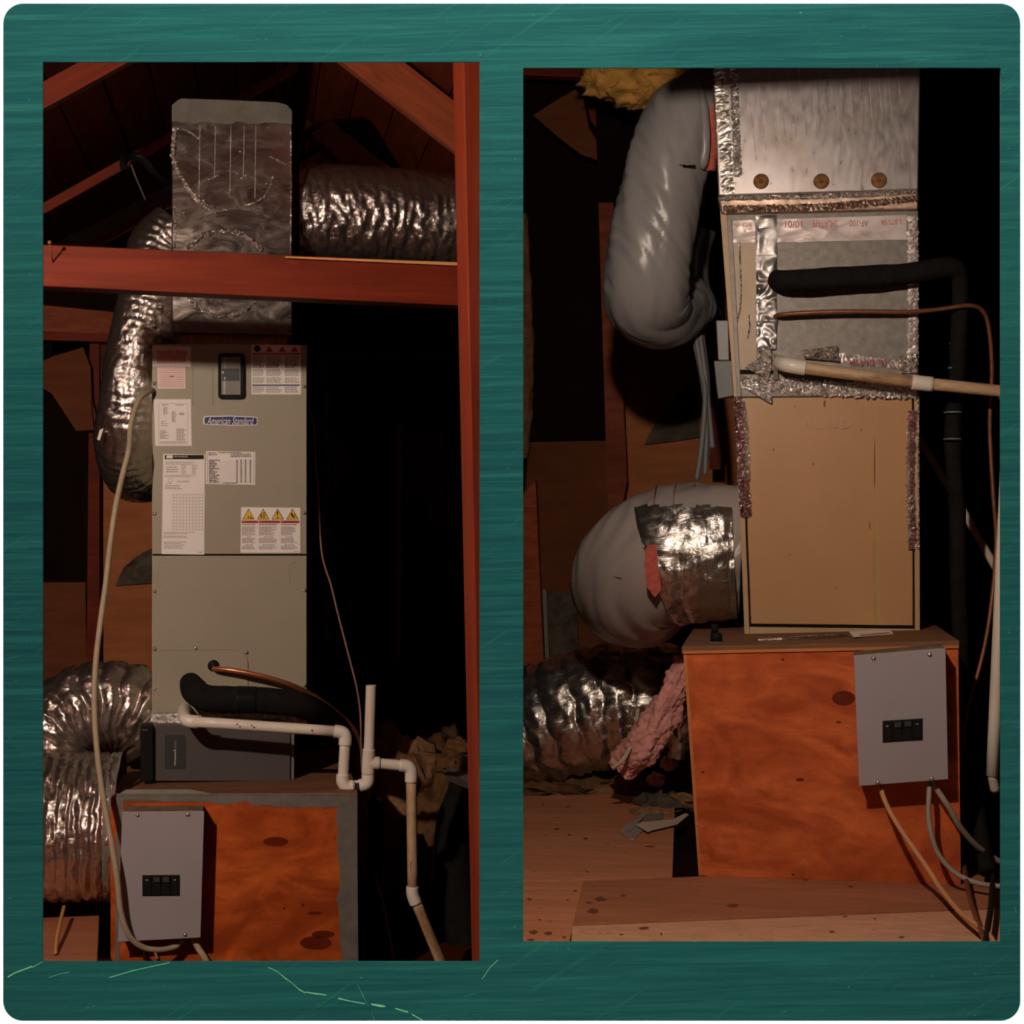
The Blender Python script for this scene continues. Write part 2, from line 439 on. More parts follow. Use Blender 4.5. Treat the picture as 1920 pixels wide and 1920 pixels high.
# ================================================================ the setting
rnd = random.Random(7)
def W(px, py, y=YW): return Vector(((px-960)/F*y, y, ZC+(960-py)/F*y))
def arc(cx, cy, r, a0, a1, n=8):
    return [(cx+r*math.cos(math.radians(a0+(a1-a0)*i/n)), cy+r*math.sin(math.radians(a0+(a1-a0)*i/n))) for i in range(n+1)]
g = G(); T = Vector((0, .003, 0))
X0, X1, Y0, Y1, CR = 6, 1913, 6.5, 1914, 37
pieces = [arc(X0+CR, Y0+CR, CR, 180, 270) + [(80, Y0), (80, Y1)] + arc(X0+CR, Y1-CR, CR, 90, 180),
          [(899, Y0), (981, Y0), (981, Y1), (899, Y1)],
          [(1876, Y0)] + arc(X1-CR, Y0+CR, CR, 270, 360) + arc(X1-CR, Y1-CR, CR, 0, 90) + [(1876, Y1)],
          [(80, Y0), (899, Y0), (899, 116), (80, 116)], [(80, 1803), (899, 1803), (899, Y1), (80, Y1)],
          [(981, Y0), (1876, Y0), (1876, 127), (981, 127)], [(981, 1766), (1876, 1766), (1876, Y1), (981, Y1)]]
for p in pieces: g.poly([W(x, y) for x, y in p], T)
wf = struct(g.make('wall_front', 'teal_paint'))
# flaked paint line across the lower edge of the painted board
def flake(pts, wpx, name='paint_scratch'):
    g = G(); up, dn = [], []
    for i, (x, y) in enumerate(pts):
        k = wpx*rnd.uniform(.4, 1.0); up.append(W(x, y-k, YW-.0004)); dn.append(W(x+.5, y+k, YW-.0004))
    g.poly(up+dn[::-1], Vector((0, .0004, 0))); return g.make(name, 'scratch_green', wf)
flake([(503,1814),(520,1822),(533,1833),(548,1844),(560,1855),(572,1862)], 1.6)
flake([(572,1860),(590,1863),(612,1866)], 1.8)
flake([(634,1872),(655,1877),(684,1882)], 2.0)
flake([(696,1883),(712,1886),(722,1887)], 2.4)
flake([(741,1891),(765,1898)], 1.8); flake([(772,1902),(792,1913)], 1.3)
flake([(670,1846),(680,1866),(692,1890),(702,1913)], 1.2)
flake([(14,1832),(28,1824),(44,1818),(60,1812)], 2.6); flake([(60,1814),(80,1803)], .9)
flake([(205,1833),(245,1821),(290,1811),(318,1805)], .9); flake([(92,1833),(112,1826),(130,1823)], .8)
flake([(904,1835),(920,1812),(934,1800)], .7)
flake([(1901,1700),(1906,1712)], 1.6)
# white wall the board hangs on
g = G(); yb = YW+.0035; t_ = Vector((0, .01, 0)); zb = ZC-1.53
def WW(px, py): return W(px, py, yb)
BIGL, BIGR = Vector((-2.6, yb, 0)), Vector((2.6, yb, 0))
lo, hi = -1990, 4060
top, bot = 960+(-1)*2.6/yb*F, 960+(1.52)/yb*F
for (a, b, c, e) in [(960-2.6/yb*F, top, 74, bot), (905, top, 975, bot), (1882, top, 960+2.6/yb*F, bot),
                     (74, top, 905, 110), (74, 1809, 905, bot), (975, top, 1882, 121), (975, 1772, 1882, bot)]:
    g.poly([WW(a, b), WW(c, b), WW(c, e), WW(a, e)], t_)
struct(g.make('wall_surround', 'wall_white'))

g = G(); yl_ = YW+.0145
for (a, b, c, e) in [(960-2.6/yl_*F, top, 72, bot), (907, top, 973, bot), (1884, top, 960+2.6/yl_*F, bot),
                     (72, top, 907, 108), (72, 1811, 907, bot), (973, top, 1884, 119), (973, 1774, 1884, bot)]:
    g.poly([W(a, b, yl_), W(c, b, yl_), W(c, e, yl_), W(a, e, yl_)], Vector((0, .012, 0)))
struct(g.make('wall_bounce_blocker', 'room_dark'))  # added unseen dark sheet, stops lamp light bouncing off the wall back
FL, FR = 0.0, ZC-.986
# shells of the two bays
def wbox(x0, x1, y0, y1, z0, z1):
    c = [Vector((x0,y0,z1)), Vector((x1,y0,z1)), Vector((x1,y0,z0)), Vector((x0,y0,z0))]
    return G().hexa(c+[q+Vector((0,y1-y0,0)) for q in c])
yi = YW+.0275
struct(wbox(-3.1, .002, yi, 8.2, -.06, 0).make('floor_left', 'timber_dark'))
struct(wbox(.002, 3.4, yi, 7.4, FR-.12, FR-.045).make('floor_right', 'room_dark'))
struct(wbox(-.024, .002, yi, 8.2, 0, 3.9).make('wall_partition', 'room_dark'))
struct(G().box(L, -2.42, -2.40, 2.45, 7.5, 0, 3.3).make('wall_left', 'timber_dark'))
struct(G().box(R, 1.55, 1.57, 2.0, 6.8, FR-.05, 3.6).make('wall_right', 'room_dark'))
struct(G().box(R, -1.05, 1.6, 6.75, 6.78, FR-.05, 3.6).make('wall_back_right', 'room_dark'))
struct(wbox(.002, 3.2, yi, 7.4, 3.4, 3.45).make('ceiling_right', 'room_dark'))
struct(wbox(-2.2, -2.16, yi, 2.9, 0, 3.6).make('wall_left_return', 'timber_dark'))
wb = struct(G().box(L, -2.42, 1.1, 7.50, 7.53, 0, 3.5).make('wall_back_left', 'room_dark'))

# roof of the left bay: two slopes of sheathing boards
ceil = struct(G().beam(L.at(.07, 2.35, ZC+1.83), L.at(.07, 7.5, ZC+1.83), .03, .16).make('ceiling', 'timber_dark'))
def slope(l0, z0, s_, l1, n):
    dl = (l1-l0)/n; nn = Vector((0, 0, .018))
    for i in range(n):
        a, b = l0+dl*i, l0+dl*(i+.965)
        za, zb_ = z0+s_*a, z0+s_*b; off = rnd.uniform(-.003, .003)
        d0 = max(2.35, (max(a, b)*.988+.04)/.1548)
        c = [L.at(a, d0, za+off), L.at(b, d0, zb_+off), L.at(b, 7.5, zb_+off), L.at(a, 7.5, za+off)]
        sd = rnd.random()*9
        G().add(c+[q+nn for q in c], [(0,3,2,1), (4,5,6,7), (0,1,5,4), (3,7,6,2), (0,4,7,3), (1,2,6,5)],
              [(sd, 0+sd, 0), (sd, .14+sd, 0), (5.1+sd, .14+sd, 0), (5.1+sd, sd, 0)]*2).make('plank', 'deck_plank', ceil)
for (la, za, lb, zb2) in ((.08, ZC+1.80, -2.4, ZC+1.80-.55*2.48), (.08, ZC+1.88, .33, ZC+1.88-.8*.25)):
    c = [L.at(la, 2.35, za), L.at(lb, 2.35, zb2), L.at(lb, 7.5, zb2), L.at(la, 7.5, za)]
    G().poly(c, Vector((0, 0, .02))).make('roof_light_block', 'room_dark', ceil)  # added dark cover, blocks outside light leaking between the planks
G().poly([L.at(.33, 2.37, ZC+1.68), L.at(.33, 7.5, ZC+1.68), L.at(1.10, 7.5, ZC+1.06)], Vector((0, 0, .02))).make('roof_light_block', 'room_dark', ceil)
slope(.05, ZC+1.73, .55, -2.4, 17)
slope(.09, ZC+1.85, -.80, 1.0, 7)

# ================================================================ left bay: timber
def rafter(bay, p0, p1, d, hpx, t, mat, name, label, cat, group=None, seed=0):
    """timber whose lower edge runs p0-p1 in the picture at depth d, hpx tall, t thick"""
    g = G().slab(bay, [(p0[0], p0[1]-hpx), (p1[0], p1[1]-hpx), p1, p0], d, t)
    fr0 = g.v[0]; x = (g.v[1]-g.v[0]).normalized(); zz = Vector((0,0,1)); zz = (zz-x*zz.dot(x)).normalized()
    g.tc = [((q-fr0).dot(x)+seed*2.3, (q-fr0).dot(bay.a), (q-fr0).dot(zz)+seed) for q in g.v]
    return tag(g.make(name, mat, None, False, .002), label, cat, group)
rafter(L, (20,238), (300,84), 4.87, 52, .042, 'timber_red', 'rafter', 'red timber rafter cut by the top edge of the opening, nearest roof member', 'rafter', None, 1)
rafter(L, (20,436), (560,134), 6.10, 22, .05, 'timber_red', 'rafter', 'long red rafter running up behind the foil plenum top', 'rafter', None, 2)
rafter(L, (60,532), (400,346), 7.20, 18, .05, 'timber_brown', 'rafter', 'thin dim rafter low behind the black strap', 'rafter', None, 3)
rafter(L, (600,84), (960,366), 5.15, 92, .05, 'timber_brown', 'rafter', 'broad sloping rafter meeting the right hand post', 'rafter', None, 4)
# short timber with a cut end over the foil duct
g = G().slab(L, [(620,226), (800,368), (742,396), (583,250)], 6.35, .14)
g.tc = [((q-g.v[0]).dot((g.v[1]-g.v[0]).normalized()), (q-g.v[0]).dot(L.a), q.z) for q in g.v]
tag(g.make('roof_brace', 'timber_brown', None, False, .002), 'short timber with square cut end above the horizontal foil duct', 'timber')
g = G().slab(L, [(602,282), (700,352), (660,380), (560,306)], 6.75, .12)
tag(g.make('roof_brace', 'timber_brown', None, False, .002), 'timber stub partly hidden behind the square cut brace', 'timber')
g = G().slab(L, [(618,100), (630,100), (558,318), (544,318)], 6.95, .05)
tag(g.make('web_strut', 'timber_dark', None, False, .002), 'thin slanting strut beside the foil plenum top', 'timber')
g = G().slab(L, [(655,134), (676,152), (640,226), (622,226)], 6.95, .03)
tag(g.make('web_strut', 'timber_brown', None, False, .002), 'wide board strut ending above the square cut brace', 'timber')
for k, pts in enumerate([[(675,150),(770,232),(700,290),(640,226)], [(770,232),(800,262),(790,300),(715,292)], [(795,258),(850,300),(850,320),(770,330)]]):
    tag(G().plate(L, pts, 7.2+.03*k, .02).make('sheathing_board', ['timber_dark','timber_dark','timber_brown'][k]), ['sheathing board with a round knot behind the square cut brace', 'sheathing board under the broad rafter', 'sheathing board close to the right hand post'][k], 'board')
g = G().slab(L, [(828,268), (852,268), (852,330), (828,330)], 7.0, .09)
tag(g.make('gable_stud', 'timber_dark', None), 'dark stud stub beside the post above the foil duct', 'timber')

# collar tie across the front, with nail and lath
tie = thing('collar_tie', 'red timber tie beam crossing in front of the foil plenum', 'beam', L.P(470, 555, 4.4))
def tcx(g, seed=0):
    x = (g.v[1]-g.v[0]).normalized(); o = g.v[0].copy()
    g.tc = [((q-o).dot(x)+seed, (q-o).dot(L.a)+seed, q.z) for q in g.v]; return g
tcx(G().slab(L, [(-40,453), (900,494), (900,575), (-40,531)], 4.40, .09), 3).make('beam', 'timber_red', tie, False, .003)
tcx(G().slab(L, [(535,480.5), (867,492), (867,498.5), (535,483.5)], 4.385, .04), 1).make('lath', 'lath_pale', tie)
nail = thing('nail', 'bent rusty nail sticking out of the tie beam', 'nail', L.P(99, 493, 4.4))
a0 = L.P(99, 493, 4.40); a1 = L.P(93, 455, 4.33)
G().cyl(a0+L.a*.003, a1, .0017, .0017, 8).make('shank', 'rust', nail, True); G().cyl(a1, a1-L.a*.003+Vector((0,0,.001)), .005, .005, 10).make('head', 'rust', nail, True)
for k, (x, y, rx, ry) in enumerate([(551,492,12,7), (690,530,7,4), (300,508,6,3)]):
    pts = [(x+rx*math.cos(i*.524), y+ry*math.sin(i*.524)) for i in range(12)]
    G().plate(L, pts, 4.3994, .0012).make('knot', 'knot', tie)
# post on the right
g = G().slab(L, [(866,60), (930,60), (936,1900), (905,1900)], 3.40, .17)
x = (g.v[3]-g.v[0]).normalized(); o_ = g.v[0].copy(); g.tc = [((q-o_).dot(x), (q-o_).dot(L.a), (q-o_).dot(L.r)) for q in g.v]
post = thing('roof_post', 'full height red timber post at the right of the new air handler', 'post', L.P(905, 1800, 3.4))
g.make('post', 'timber_red', post, False, .004)
for (x, y) in ((881,757), (893,1068)):
    pts = [(x+15+3*math.cos(i*.524), y+9*math.sin(i*.524)) for i in range(12)]
    G().plate(L, pts, 3.3992, .001).make('knot', 'knot', post)
tag(G().tube([L.P(232,318,6.0), L.P(233,300,5.98), L.P(247,293,5.95), L.P(268,300,5.95), L.P(290,325,5.98), L.P(318,345,6.05)], [.012,.016,.02,.026,.02,.016], 10, 6, flat=.5).make('strap', 'black_tape', None, True), 'black looped strap hanging over the rafter', 'strap')
tag(G().tube([L.P(246,308,6.0), L.P(256,335,6.0), L.P(273,374,6.05)], .007, 8, 5, flat=.4).make('strap', 'grey_board', None, True), 'thin grey strap end under the black loop', 'strap')

# ================================================================ left bay: framing behind the unit
def bplate(px, d, t, mat, name, label, cat, bay=L, group=None):
    return tag(G().plate(bay, px, d, t).make(name, mat), label, cat, group)
bplate([(60,570),(212,585),(210,628),(60,622)], 7.10, .05, 'timber_brown', 'wall_header', 'wide header board left of the bent foil duct', 'board')
bplate([(60,620),(210,626),(206,641),(60,637)], 7.02, .12, 'timber_red', 'wall_header', 'narrow ledge board under the wide header', 'board')
bplate([(168,641),(186,641),(186,1250),(162,1250)], 7.10, .06, 'timber_red', 'wall_stud', 'upright red stud behind the beige cable', 'stud')
bplate([(186,640),(204,640),(202,760),(186,760)], 7.12, .04, 'timber_dark', 'wall_stud', 'dark stud close beside the bent foil duct', 'stud')
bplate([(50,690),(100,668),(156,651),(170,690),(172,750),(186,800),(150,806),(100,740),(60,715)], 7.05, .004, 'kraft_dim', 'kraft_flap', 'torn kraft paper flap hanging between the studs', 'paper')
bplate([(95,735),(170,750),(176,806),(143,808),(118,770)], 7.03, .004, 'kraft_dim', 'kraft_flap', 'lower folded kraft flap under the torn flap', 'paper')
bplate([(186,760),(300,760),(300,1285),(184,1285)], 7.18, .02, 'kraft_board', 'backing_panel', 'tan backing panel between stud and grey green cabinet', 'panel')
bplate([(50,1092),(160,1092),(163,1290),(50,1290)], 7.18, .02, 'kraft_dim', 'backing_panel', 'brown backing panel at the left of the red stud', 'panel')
bplate([(217,1098),(222,1084),(232,1064),(250,1048),(268,1036),(300,1020),(300,1092),(262,1095)], 7.165, .008, 'mottled_dark', 'dark_triangle', 'dark mottled plate standing in for a triangular hole beside the new cabinet', 'scrap')  # dark colour stands in for the shade inside a hole
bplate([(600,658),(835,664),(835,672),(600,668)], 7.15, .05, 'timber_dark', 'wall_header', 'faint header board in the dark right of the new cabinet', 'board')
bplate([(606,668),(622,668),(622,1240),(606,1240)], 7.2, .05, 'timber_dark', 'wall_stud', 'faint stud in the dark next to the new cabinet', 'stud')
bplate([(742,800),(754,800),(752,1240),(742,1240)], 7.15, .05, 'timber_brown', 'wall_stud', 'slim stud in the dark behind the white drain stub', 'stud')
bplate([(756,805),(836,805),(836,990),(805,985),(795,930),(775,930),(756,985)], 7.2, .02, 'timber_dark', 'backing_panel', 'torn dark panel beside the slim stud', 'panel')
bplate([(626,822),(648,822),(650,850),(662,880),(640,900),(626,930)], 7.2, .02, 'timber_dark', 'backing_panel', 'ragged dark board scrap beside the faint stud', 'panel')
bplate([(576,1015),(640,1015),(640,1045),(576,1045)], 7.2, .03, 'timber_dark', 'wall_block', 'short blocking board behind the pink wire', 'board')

# ================================================================ left bay: foil plenum and ducts
pl = thing('supply_plenum', 'foil faced plenum box with grey mastic top above the new cabinet', 'plenum', L.P(435, 632, 5.5))
G().slab(L, [(322,222), (548,222), (548,628), (322,622)], 5.50, .46).make('body', 'foil_board', pl, False, .004)
G().slab(L, [(335,618), (540,618), (538,650), (337,650)], 5.54, .40).make('collar', 'rust', pl)
tp = [(322,228),(322,197),(332,188),(341,184),(430,187),(520,191),(538,196),(548,207),(548,233)]
low = jag((548,233), (322,228), 22, 3.5, rnd)
G().plate(L, tp[:-1]+low[:-1], 5.492, .475).make('mastic_cap', 'mastic_grey', pl, False, .003)
def ribbon(px, wpx, d, amp, mat, parent, name, seed=0):
    """crinkled tape ribbon along a pixel path"""
    g = G(); pts = [Vector((x, y)) for x, y in px]; fine = []
    for i in range(len(pts)-1):
        n_ = max(2, int((pts[i+1]-pts[i]).length/3))
        fine += [pts[i].lerp(pts[i+1], k/n_) for k in range(n_)]
    fine.append(pts[-1]); m = 5; vs_ = []; tcs = []
    rr = random.Random(seed)
    for i, p in enumerate(fine):
        tdir = (fine[min(i+1,len(fine)-1)]-fine[max(i-1,0)]).normalized(); nrm = Vector((-tdir.y, tdir.x)); wv = wpx*(.75+.5*rr.random())
        for k in range(m):
            q = p+nrm*(wv*(k/(m-1)-.5)); h = amp*abs(noise.noise(Vector((q.x*.25, q.y*.25, seed*3.1))))*(1 if 0 < k < m-1 else .15)*2.2
            w3 = L.P(q.x, q.y, d-h-.0008) if parent.name in LEFTS else R.P(q.x, q.y, d-h-.0008)
            vs_.append(w3); tcs.append((w3.x, w3.y, w3.z))
    g.add(vs_, [(i*m+k, i*m+k+1, (i+1)*m+k+1, (i+1)*m+k) for i in range(len(fine)-1) for k in range(m-1)], tcs)
    return g.make(name, mat, parent)
LEFTS = {pl.name}
ribbon([(329,236),(326,262),(324,290),(328,308),(337,325),(352,352),(372,376),(392,388),(407,396)], 10, 5.5, .014, 'foil_tape', pl, 'tape_crease', 1)
ribbon([(407,396),(430,392),(455,386),(478,380),(496,368),(506,352),(512,330)], 3.5, 5.5, .004, 'foil_tape', pl, 'tape_crease', 2)
ribbon([(342,240),(360,250),(374,260)], 4, 5.5, .005, 'foil_tape', pl, 'tape_crease', 3)
ribbon([(350,466),(365,452),(380,440),(402,434),(430,432),(456,440),(476,452),(492,470)], 9, 5.5, .014, 'foil_tape', pl, 'tape_crease', 4)
ribbon([(352,556),(372,575),(390,588),(410,594),(440,590),(462,580),(480,562)], 8, 5.5, .012, 'foil_tape', pl, 'tape_crease', 5)
ribbon([(505,292),(520,300),(536,308)], 3, 5.5, .004, 'foil_tape', pl, 'tape_crease', 6)
ribbon([(390,338),(420,322),(436,318),(446,326)], 2.6, 5.5, .004, 'foil_tape', pl, 'tape_crease', 7)
ribbon([(450,336),(462,328),(474,334)], 2.6, 5.5, .004, 'foil_tape', pl, 'tape_crease', 8)
ribbon([(326,380),(329,430),(327,470)], 3, 5.5, .004, 'foil_tape', pl, 'tape_crease', 9)
ribbon([(545,240),(546,340),(545,470)], 2.4, 5.5, .003, 'foil_tape', pl, 'tape_crease', 10)
for k, x in enumerate((375, 404, 433, 458, 480)):
    ribbon([(x,236),(x-1,300),(x-2,330 if k % 2 else 372)], 1.5, 5.5, .0015, 'foil_tape_smooth', pl, 'score_line', 20+k)
for (x, y) in ((421,284), (450,285), (428,362), (502,240), (500,345), (345,400), (476,392)):
    p = L.P(x, y, 5.5); G().cyl(p, p-L.a*.002, .0035, .003, 8).make('staple', 'foil_tape', pl)
# duct leaving to the right
fd = thing('foil_flex_duct', 'horizontal crinkled foil duct running from plenum to the post', 'duct', L.P(700, 492, 5.75))
G().tube([L.P(560,400,5.76), L.P(640,402,5.76), L.P(740,408,5.77), L.P(830,418,5.78), L.P(893,425,5.79)], .172, 96, 44, flex_disp(.055, .0028, .0055, 1, 34), False).make('sleeve', 'foil_flex', fd, True)
G().tube([L.P(546,400,5.76), L.P(576,400,5.76)], .14, 40, 12, flex_disp(.02, .004, .004, 2), True, False).make('collar', 'brown_wool', fd, True)
# duct bending down on the left
fd = thing('foil_flex_duct', 'bent crinkled foil duct dropping at the left of the new cabinet', 'duct', L.P(240, 925, 5.75))
G().tube([L.P(335,430,5.86), L.P(296,470,5.85), L.P(280,560,5.82), L.P(258,660,5.80), L.P(243,760,5.80), L.P(236,830,5.84), L.P(250,886,5.98), L.P(285,892,6.2)],
         [.10,.105,.105,.105,.105,.108,.10,.09], 72, 26, flex_disp(.026, .0035, .0055, 3, 40), True).make('sleeve', 'foil_flex', fd, True)
G().plate(L, [(187,806),(194,803),(187,826),(182,824)], 5.68, .002).make('paper_tag', 'label_white', fd)
# big duct beside the plywood box and its elbow
fd = thing('foil_flex_duct', 'large crinkled foil duct joining the side of the painted plywood box', 'duct', L.P(140, 1700, 5.3))
G().tube([L.P(-60,1545,5.36), L.P(60,1548,5.36), L.P(150,1550,5.36), L.P(222,1550,5.36)], .232, 110, 44, flex_disp(.034, .008, .010, 5, 30), False).make('sleeve', 'foil_flex', fd, True)
G().tube([L.P(205,1550,5.36), L.P(226,1550,5.36)], [.235,.24], 48, 6, flex_disp(.02, .003, .005, 6), False, False).make('tape_band', 'mastic_grey', fd, True)
fd = thing('foil_flex_duct', 'tightly folded foil elbow resting on the large foil duct', 'duct', L.P(180, 1400, 5.6))
cx, cy, rad = 205, 1408, 86
G().tube([L.P(cx-rad*1.25*math.cos(math.radians(q)), cy-rad*math.sin(math.radians(q)), 5.66) for q in (-15, 15, 45, 75, 105, 135, 160)], .142, 84, 26, flex_disp(.05, .016, .009, 7, 26), False).make('sleeve', 'foil_flex', fd, True)
G().sheet(L, [(236,1285), (290,1280), (290,1345), (250,1345)], 5.8, 10, 10, .02, 30, 4).make('end_flap', 'foil_tape_smooth', fd)

# ================================================================ left bay: plywood base box
ztop = L.P(440, 1490, 5.1).z
bx = thing('plywood_base_box', 'orange plywood box with grey painted edges under the new air handler', 'base box', L.at(-.09, 5.1, FL))
l0 = (218-490)/F*5.1; l1 = (668-490)/F*5.1
G().box(L, l0, l1, 5.1, 5.118, FL, ztop-.018).make('front_panel', 'plywood_orange', bx, False, .001)
G().box(L, l0, l0+.018, 5.118, 5.98, FL, ztop-.018).make('side_panel', 'plywood_orange', bx)
G().box(L, l1-.018, l1, 5.118, 5.98, FL, ztop-.018).make('side_panel', 'plywood_orange', bx)
G().box(L, l0, l1, 5.98, 5.998, FL, ztop-.018).make('back_panel', 'plywood_top', bx)
G().box(L, l0, l1, 5.1, 5.998, ztop-.018, ztop).make('top_panel', 'plywood_top', bx, False, .002)
d_ = 5.0985
edge = [(218,1488), (669,1488), (672,1830), (640,1830)] + jag((640,1830), (634,1700), 6, 4, rnd)[1:] + jag((634,1700), (634,1512), 12, 4, rnd)[1:]
edge += jag((634,1512), (392,1504), 14, 5, rnd)[1:] + jag((392,1504), (232,1500), 6, 2, rnd)[1:] + [(226,1560), (224,1830), (216,1830)]
G().plate(L, edge, d_, .0015).make('mastic_border', 'mastic_grey', bx)
g = G(); g.sheet(L, [(236,1480), (664,1480), (668,1491), (220,1491)], [5.22,5.22,5.097,5.097], 60, 3, .006, 40, 8); g.make('mastic_bead', 'mastic_pale', bx, True)
for (x, y, rx, ry) in ((517,1578,24,9), (512,1577,10,5), (606,1752,22,7), (592,1768,30,13), (568,1697,3,3), (590,1712,14,3), (533,1703,2.5,2.5)):
    pts = [(x+rx*math.cos(i*.3927), y+ry*math.sin(i*.3927)) for i in range(16)]
    G().plate(L, pts, 5.0993-(.0002 if rx == 10 else 0), .001).make('knot', 'knot', bx)

# breaker panel on the box front
def breaker_panel(bay, body, d, t, label, tpx, screws, brk, seed):
    p = thing('breaker_panel', label, 'electrical panel', bay.P((body[2][0]+body[3][0])/2, body[3][1], d))
    ins = [(body[0][0]+3, body[0][1]+2), (body[1][0]-3, body[1][1]+2), (body[2][0]-3, body[2][1]-2), (body[3][0]+3, body[3][1]-2)]
    G().slab(bay, ins, d+.004, t-.004).make('enclosure', 'panel_grey', p, False, .002)
    G().slab(bay, body, d, .004).make('cover', 'panel_grey', p, False, .0012)
    top_f = [bay.P(ins[0][0], ins[0][1], d+.004), bay.P(ins[1][0], ins[1][1], d+.004)]
    q = [top_f[0]+Vector((0,0,.001)), top_f[1]+Vector((0,0,.001))]
    g = G(); g.hexa([q[0]+Vector((0,0,.004)), q[1]+Vector((0,0,.004)), q[1], q[0]] + [w_+bay.a*(t-.006) for w_ in (q[0]+Vector((0,0,.006)), q[1]+Vector((0,0,.006)), q[1], q[0])])
    g.make('dust_layer', 'panel_dirt', p)
    for x, y in screws: screw(p, bay, x, y, d, .0065, .005)
    x0, y0, x1, y1, sk = brk
    def bq(a0, b0, a1, b1): return [(x0+(x1-x0)*a, y0+(y1-y0)*b+sk*a) for a, b in ((a0,b0),(a1,b0),(a1,b1),(a0,b1))]
    G().slab(bay, bq(0,0,1,1), d-.0015, .0012).make('breaker_surround', 'seam_black', p)
    for k in range(4):
        b_ = G().slab(bay, bq(k/4+.015, .03, (k+1)/4-.015, .97), d-.006, .0045).make('breaker', 'black_plastic', p, False, .0008)
        if k in (1, 2): G().slab(bay, bq(k/4+.05, .10, (k+1)/4-.03, .34), d-.011, .005).make('toggle', 'badge_dark', b_, False, .0006)
        else:
            g = G(); bar(g, bay, *(x0+(x1-x0)*(k/4+.08), y0+(y1-y0)*.2+sk*k/4, x0+(x1-x0)*(k/4+.15), y0+(y1-y0)*.27+sk*k/4), d-.0062); g.make('rating_mark', 'print_grey', b_)
    return p
lp = breaker_panel(L, [(229,1522),(383,1521),(376,1758),(221,1766)], 5.015, .083, 'pale grey breaker panel on the painted plywood box front', 1506,
    [(258,1528),(352,1527),(347,1752)], (267,1641,337,1680,-.5), 1)

# ================================================================ left bay: new air handler
D = 5.40
ah = thing('air_handler', 'grey green upright air handler cabinet with stickers and blue badge', 'air handler', L.P(430, 1357, D))
G().slab(L, [(285,645), (576,647), (576,1357), (285,1357)], D+.012, .53).make('cabinet_body', 'cabinet_edge', ah, False, .003)
up_ = G().slab(L, [(286,645), (575,647), (575,1039), (286,1039)], D, .012).make('upper_panel', 'cabinet_paint', ah, False, .002)
lw = G().slab(L, [(286,1042), (575,1042), (575,1337), (286,1337)], D, .012).make('lower_panel', 'cabinet_paint', ah, False, .002)
g = G().plate(L, [(286,1221),(420,1219)] + arc(440, 1244, 25, 270, 360, 8)[0:] + [(465,1337),(286,1337)], D-.004, .004)
ac = g.make('access_panel', 'cabinet_paint', ah, False, .0012)
G().slab(L, [(286,1039), (575,1039), (575,1042), (286,1042)], D+.009, .003).make('panel_seam', 'seam_black', ah)
for pts in ([(286,1221),(350,1220),(420,1219),(438,1219.5),(452,1224),(461,1234),(465,1248),(465,1290),(465,1336)],):
    G().tube([L.P(x, y, D-.0005) for x, y in pts], .0016, 6, 5).make('panel_seam', 'stain_brown', ah, True)
# pressed outlines
for pts in ([(361,690),(361,760)], [(399,692),(399,760)]):
    ribb = G().tube([L.P(x, y, D) for x, y in pts], .0013, 6, 4); ribb.make('pressed_rib', 'cabinet_paint', up_, True)
for pts in ([(304,1098),(296,1094),(296,1062),(300,1056),(310,1054)], [(543,1096),(542,1064),(546,1056),(556,1053)]):
    G().tube([L.P(x, y, D) for x, y in pts], .0012, 6, 5).make('pressed_rib', 'cabinet_paint', lw, True)
for (x, y) in ((290,719),(570,725),(290,963),(570,962),(290,1109),(571,1107),(290,1216),(367,1215),(462,1223),(290,1292),(571,1285)):
    screw(ah, L, x, y, D)
G().sheet(L, [(286,1335), (576,1337), (576,1357), (286,1357)], D+.002, 60, 5, .005, 60, 3).make('foil_tape_strip', 'foil_tape', ah)
# breaker window
wd = G()
fr = arc(416,669,7,180,270,4)+arc(452,669,7,270,360,4)+arc(452,741,7,0,90,4)+arc(416,741,7,90,180,4)
win = G().plate(L, fr, D-.012, .012).make('window_frame', 'black_plastic', ah, False, .002)
G().slab(L, [(415,669), (451,669), (451,740), (415,740)], D-.0135, .001).make('window_pane', 'smoke_window', win)
G().slab(L, [(416,691), (449,691), (449,714), (416,714)], D-.0145, .0008).make('breaker_row', 'window_dark', win)
for (a, b, c, e) in ((415.5,696,420,700), (420,707,423,712), (419,715,423,739), (421,669,423,691)):
    G().slab(L, [(a,b),(c,b),(c,e),(a,e)], D-.0155, .0008).make('breaker_mark', 'window_pale', win)
# grommet
p = L.P(400.5, 1248.5, D-.004); G().cyl(p, p-L.a*.006, .0195, .0165, 24).make('grommet', 'black_plastic', ah, True)
# badge
bd = G().plate(L, [(381,783),(384,780),(432,779),(480,781.5),(483.5,784),(483.5,795),(480,798),(432,798.5),(384,796.5),(381,794)], D-.004, .004).make('badge', 'white_paint', ah, False, .001)
G().plate(L, [(383.5,784),(386,782),(432,781),(479,783),(481.5,785),(481.5,794),(479,796),(432,796.3),(386,794.8),(383.5,793)], D-.0048, .001).make('badge_field', 'badge_blue', bd)
text(G(), L, 'American Standard', 388, 782.5, 476, 795.5, D-.0053, 0, .35).make('lettering', 'white_paint', bd)
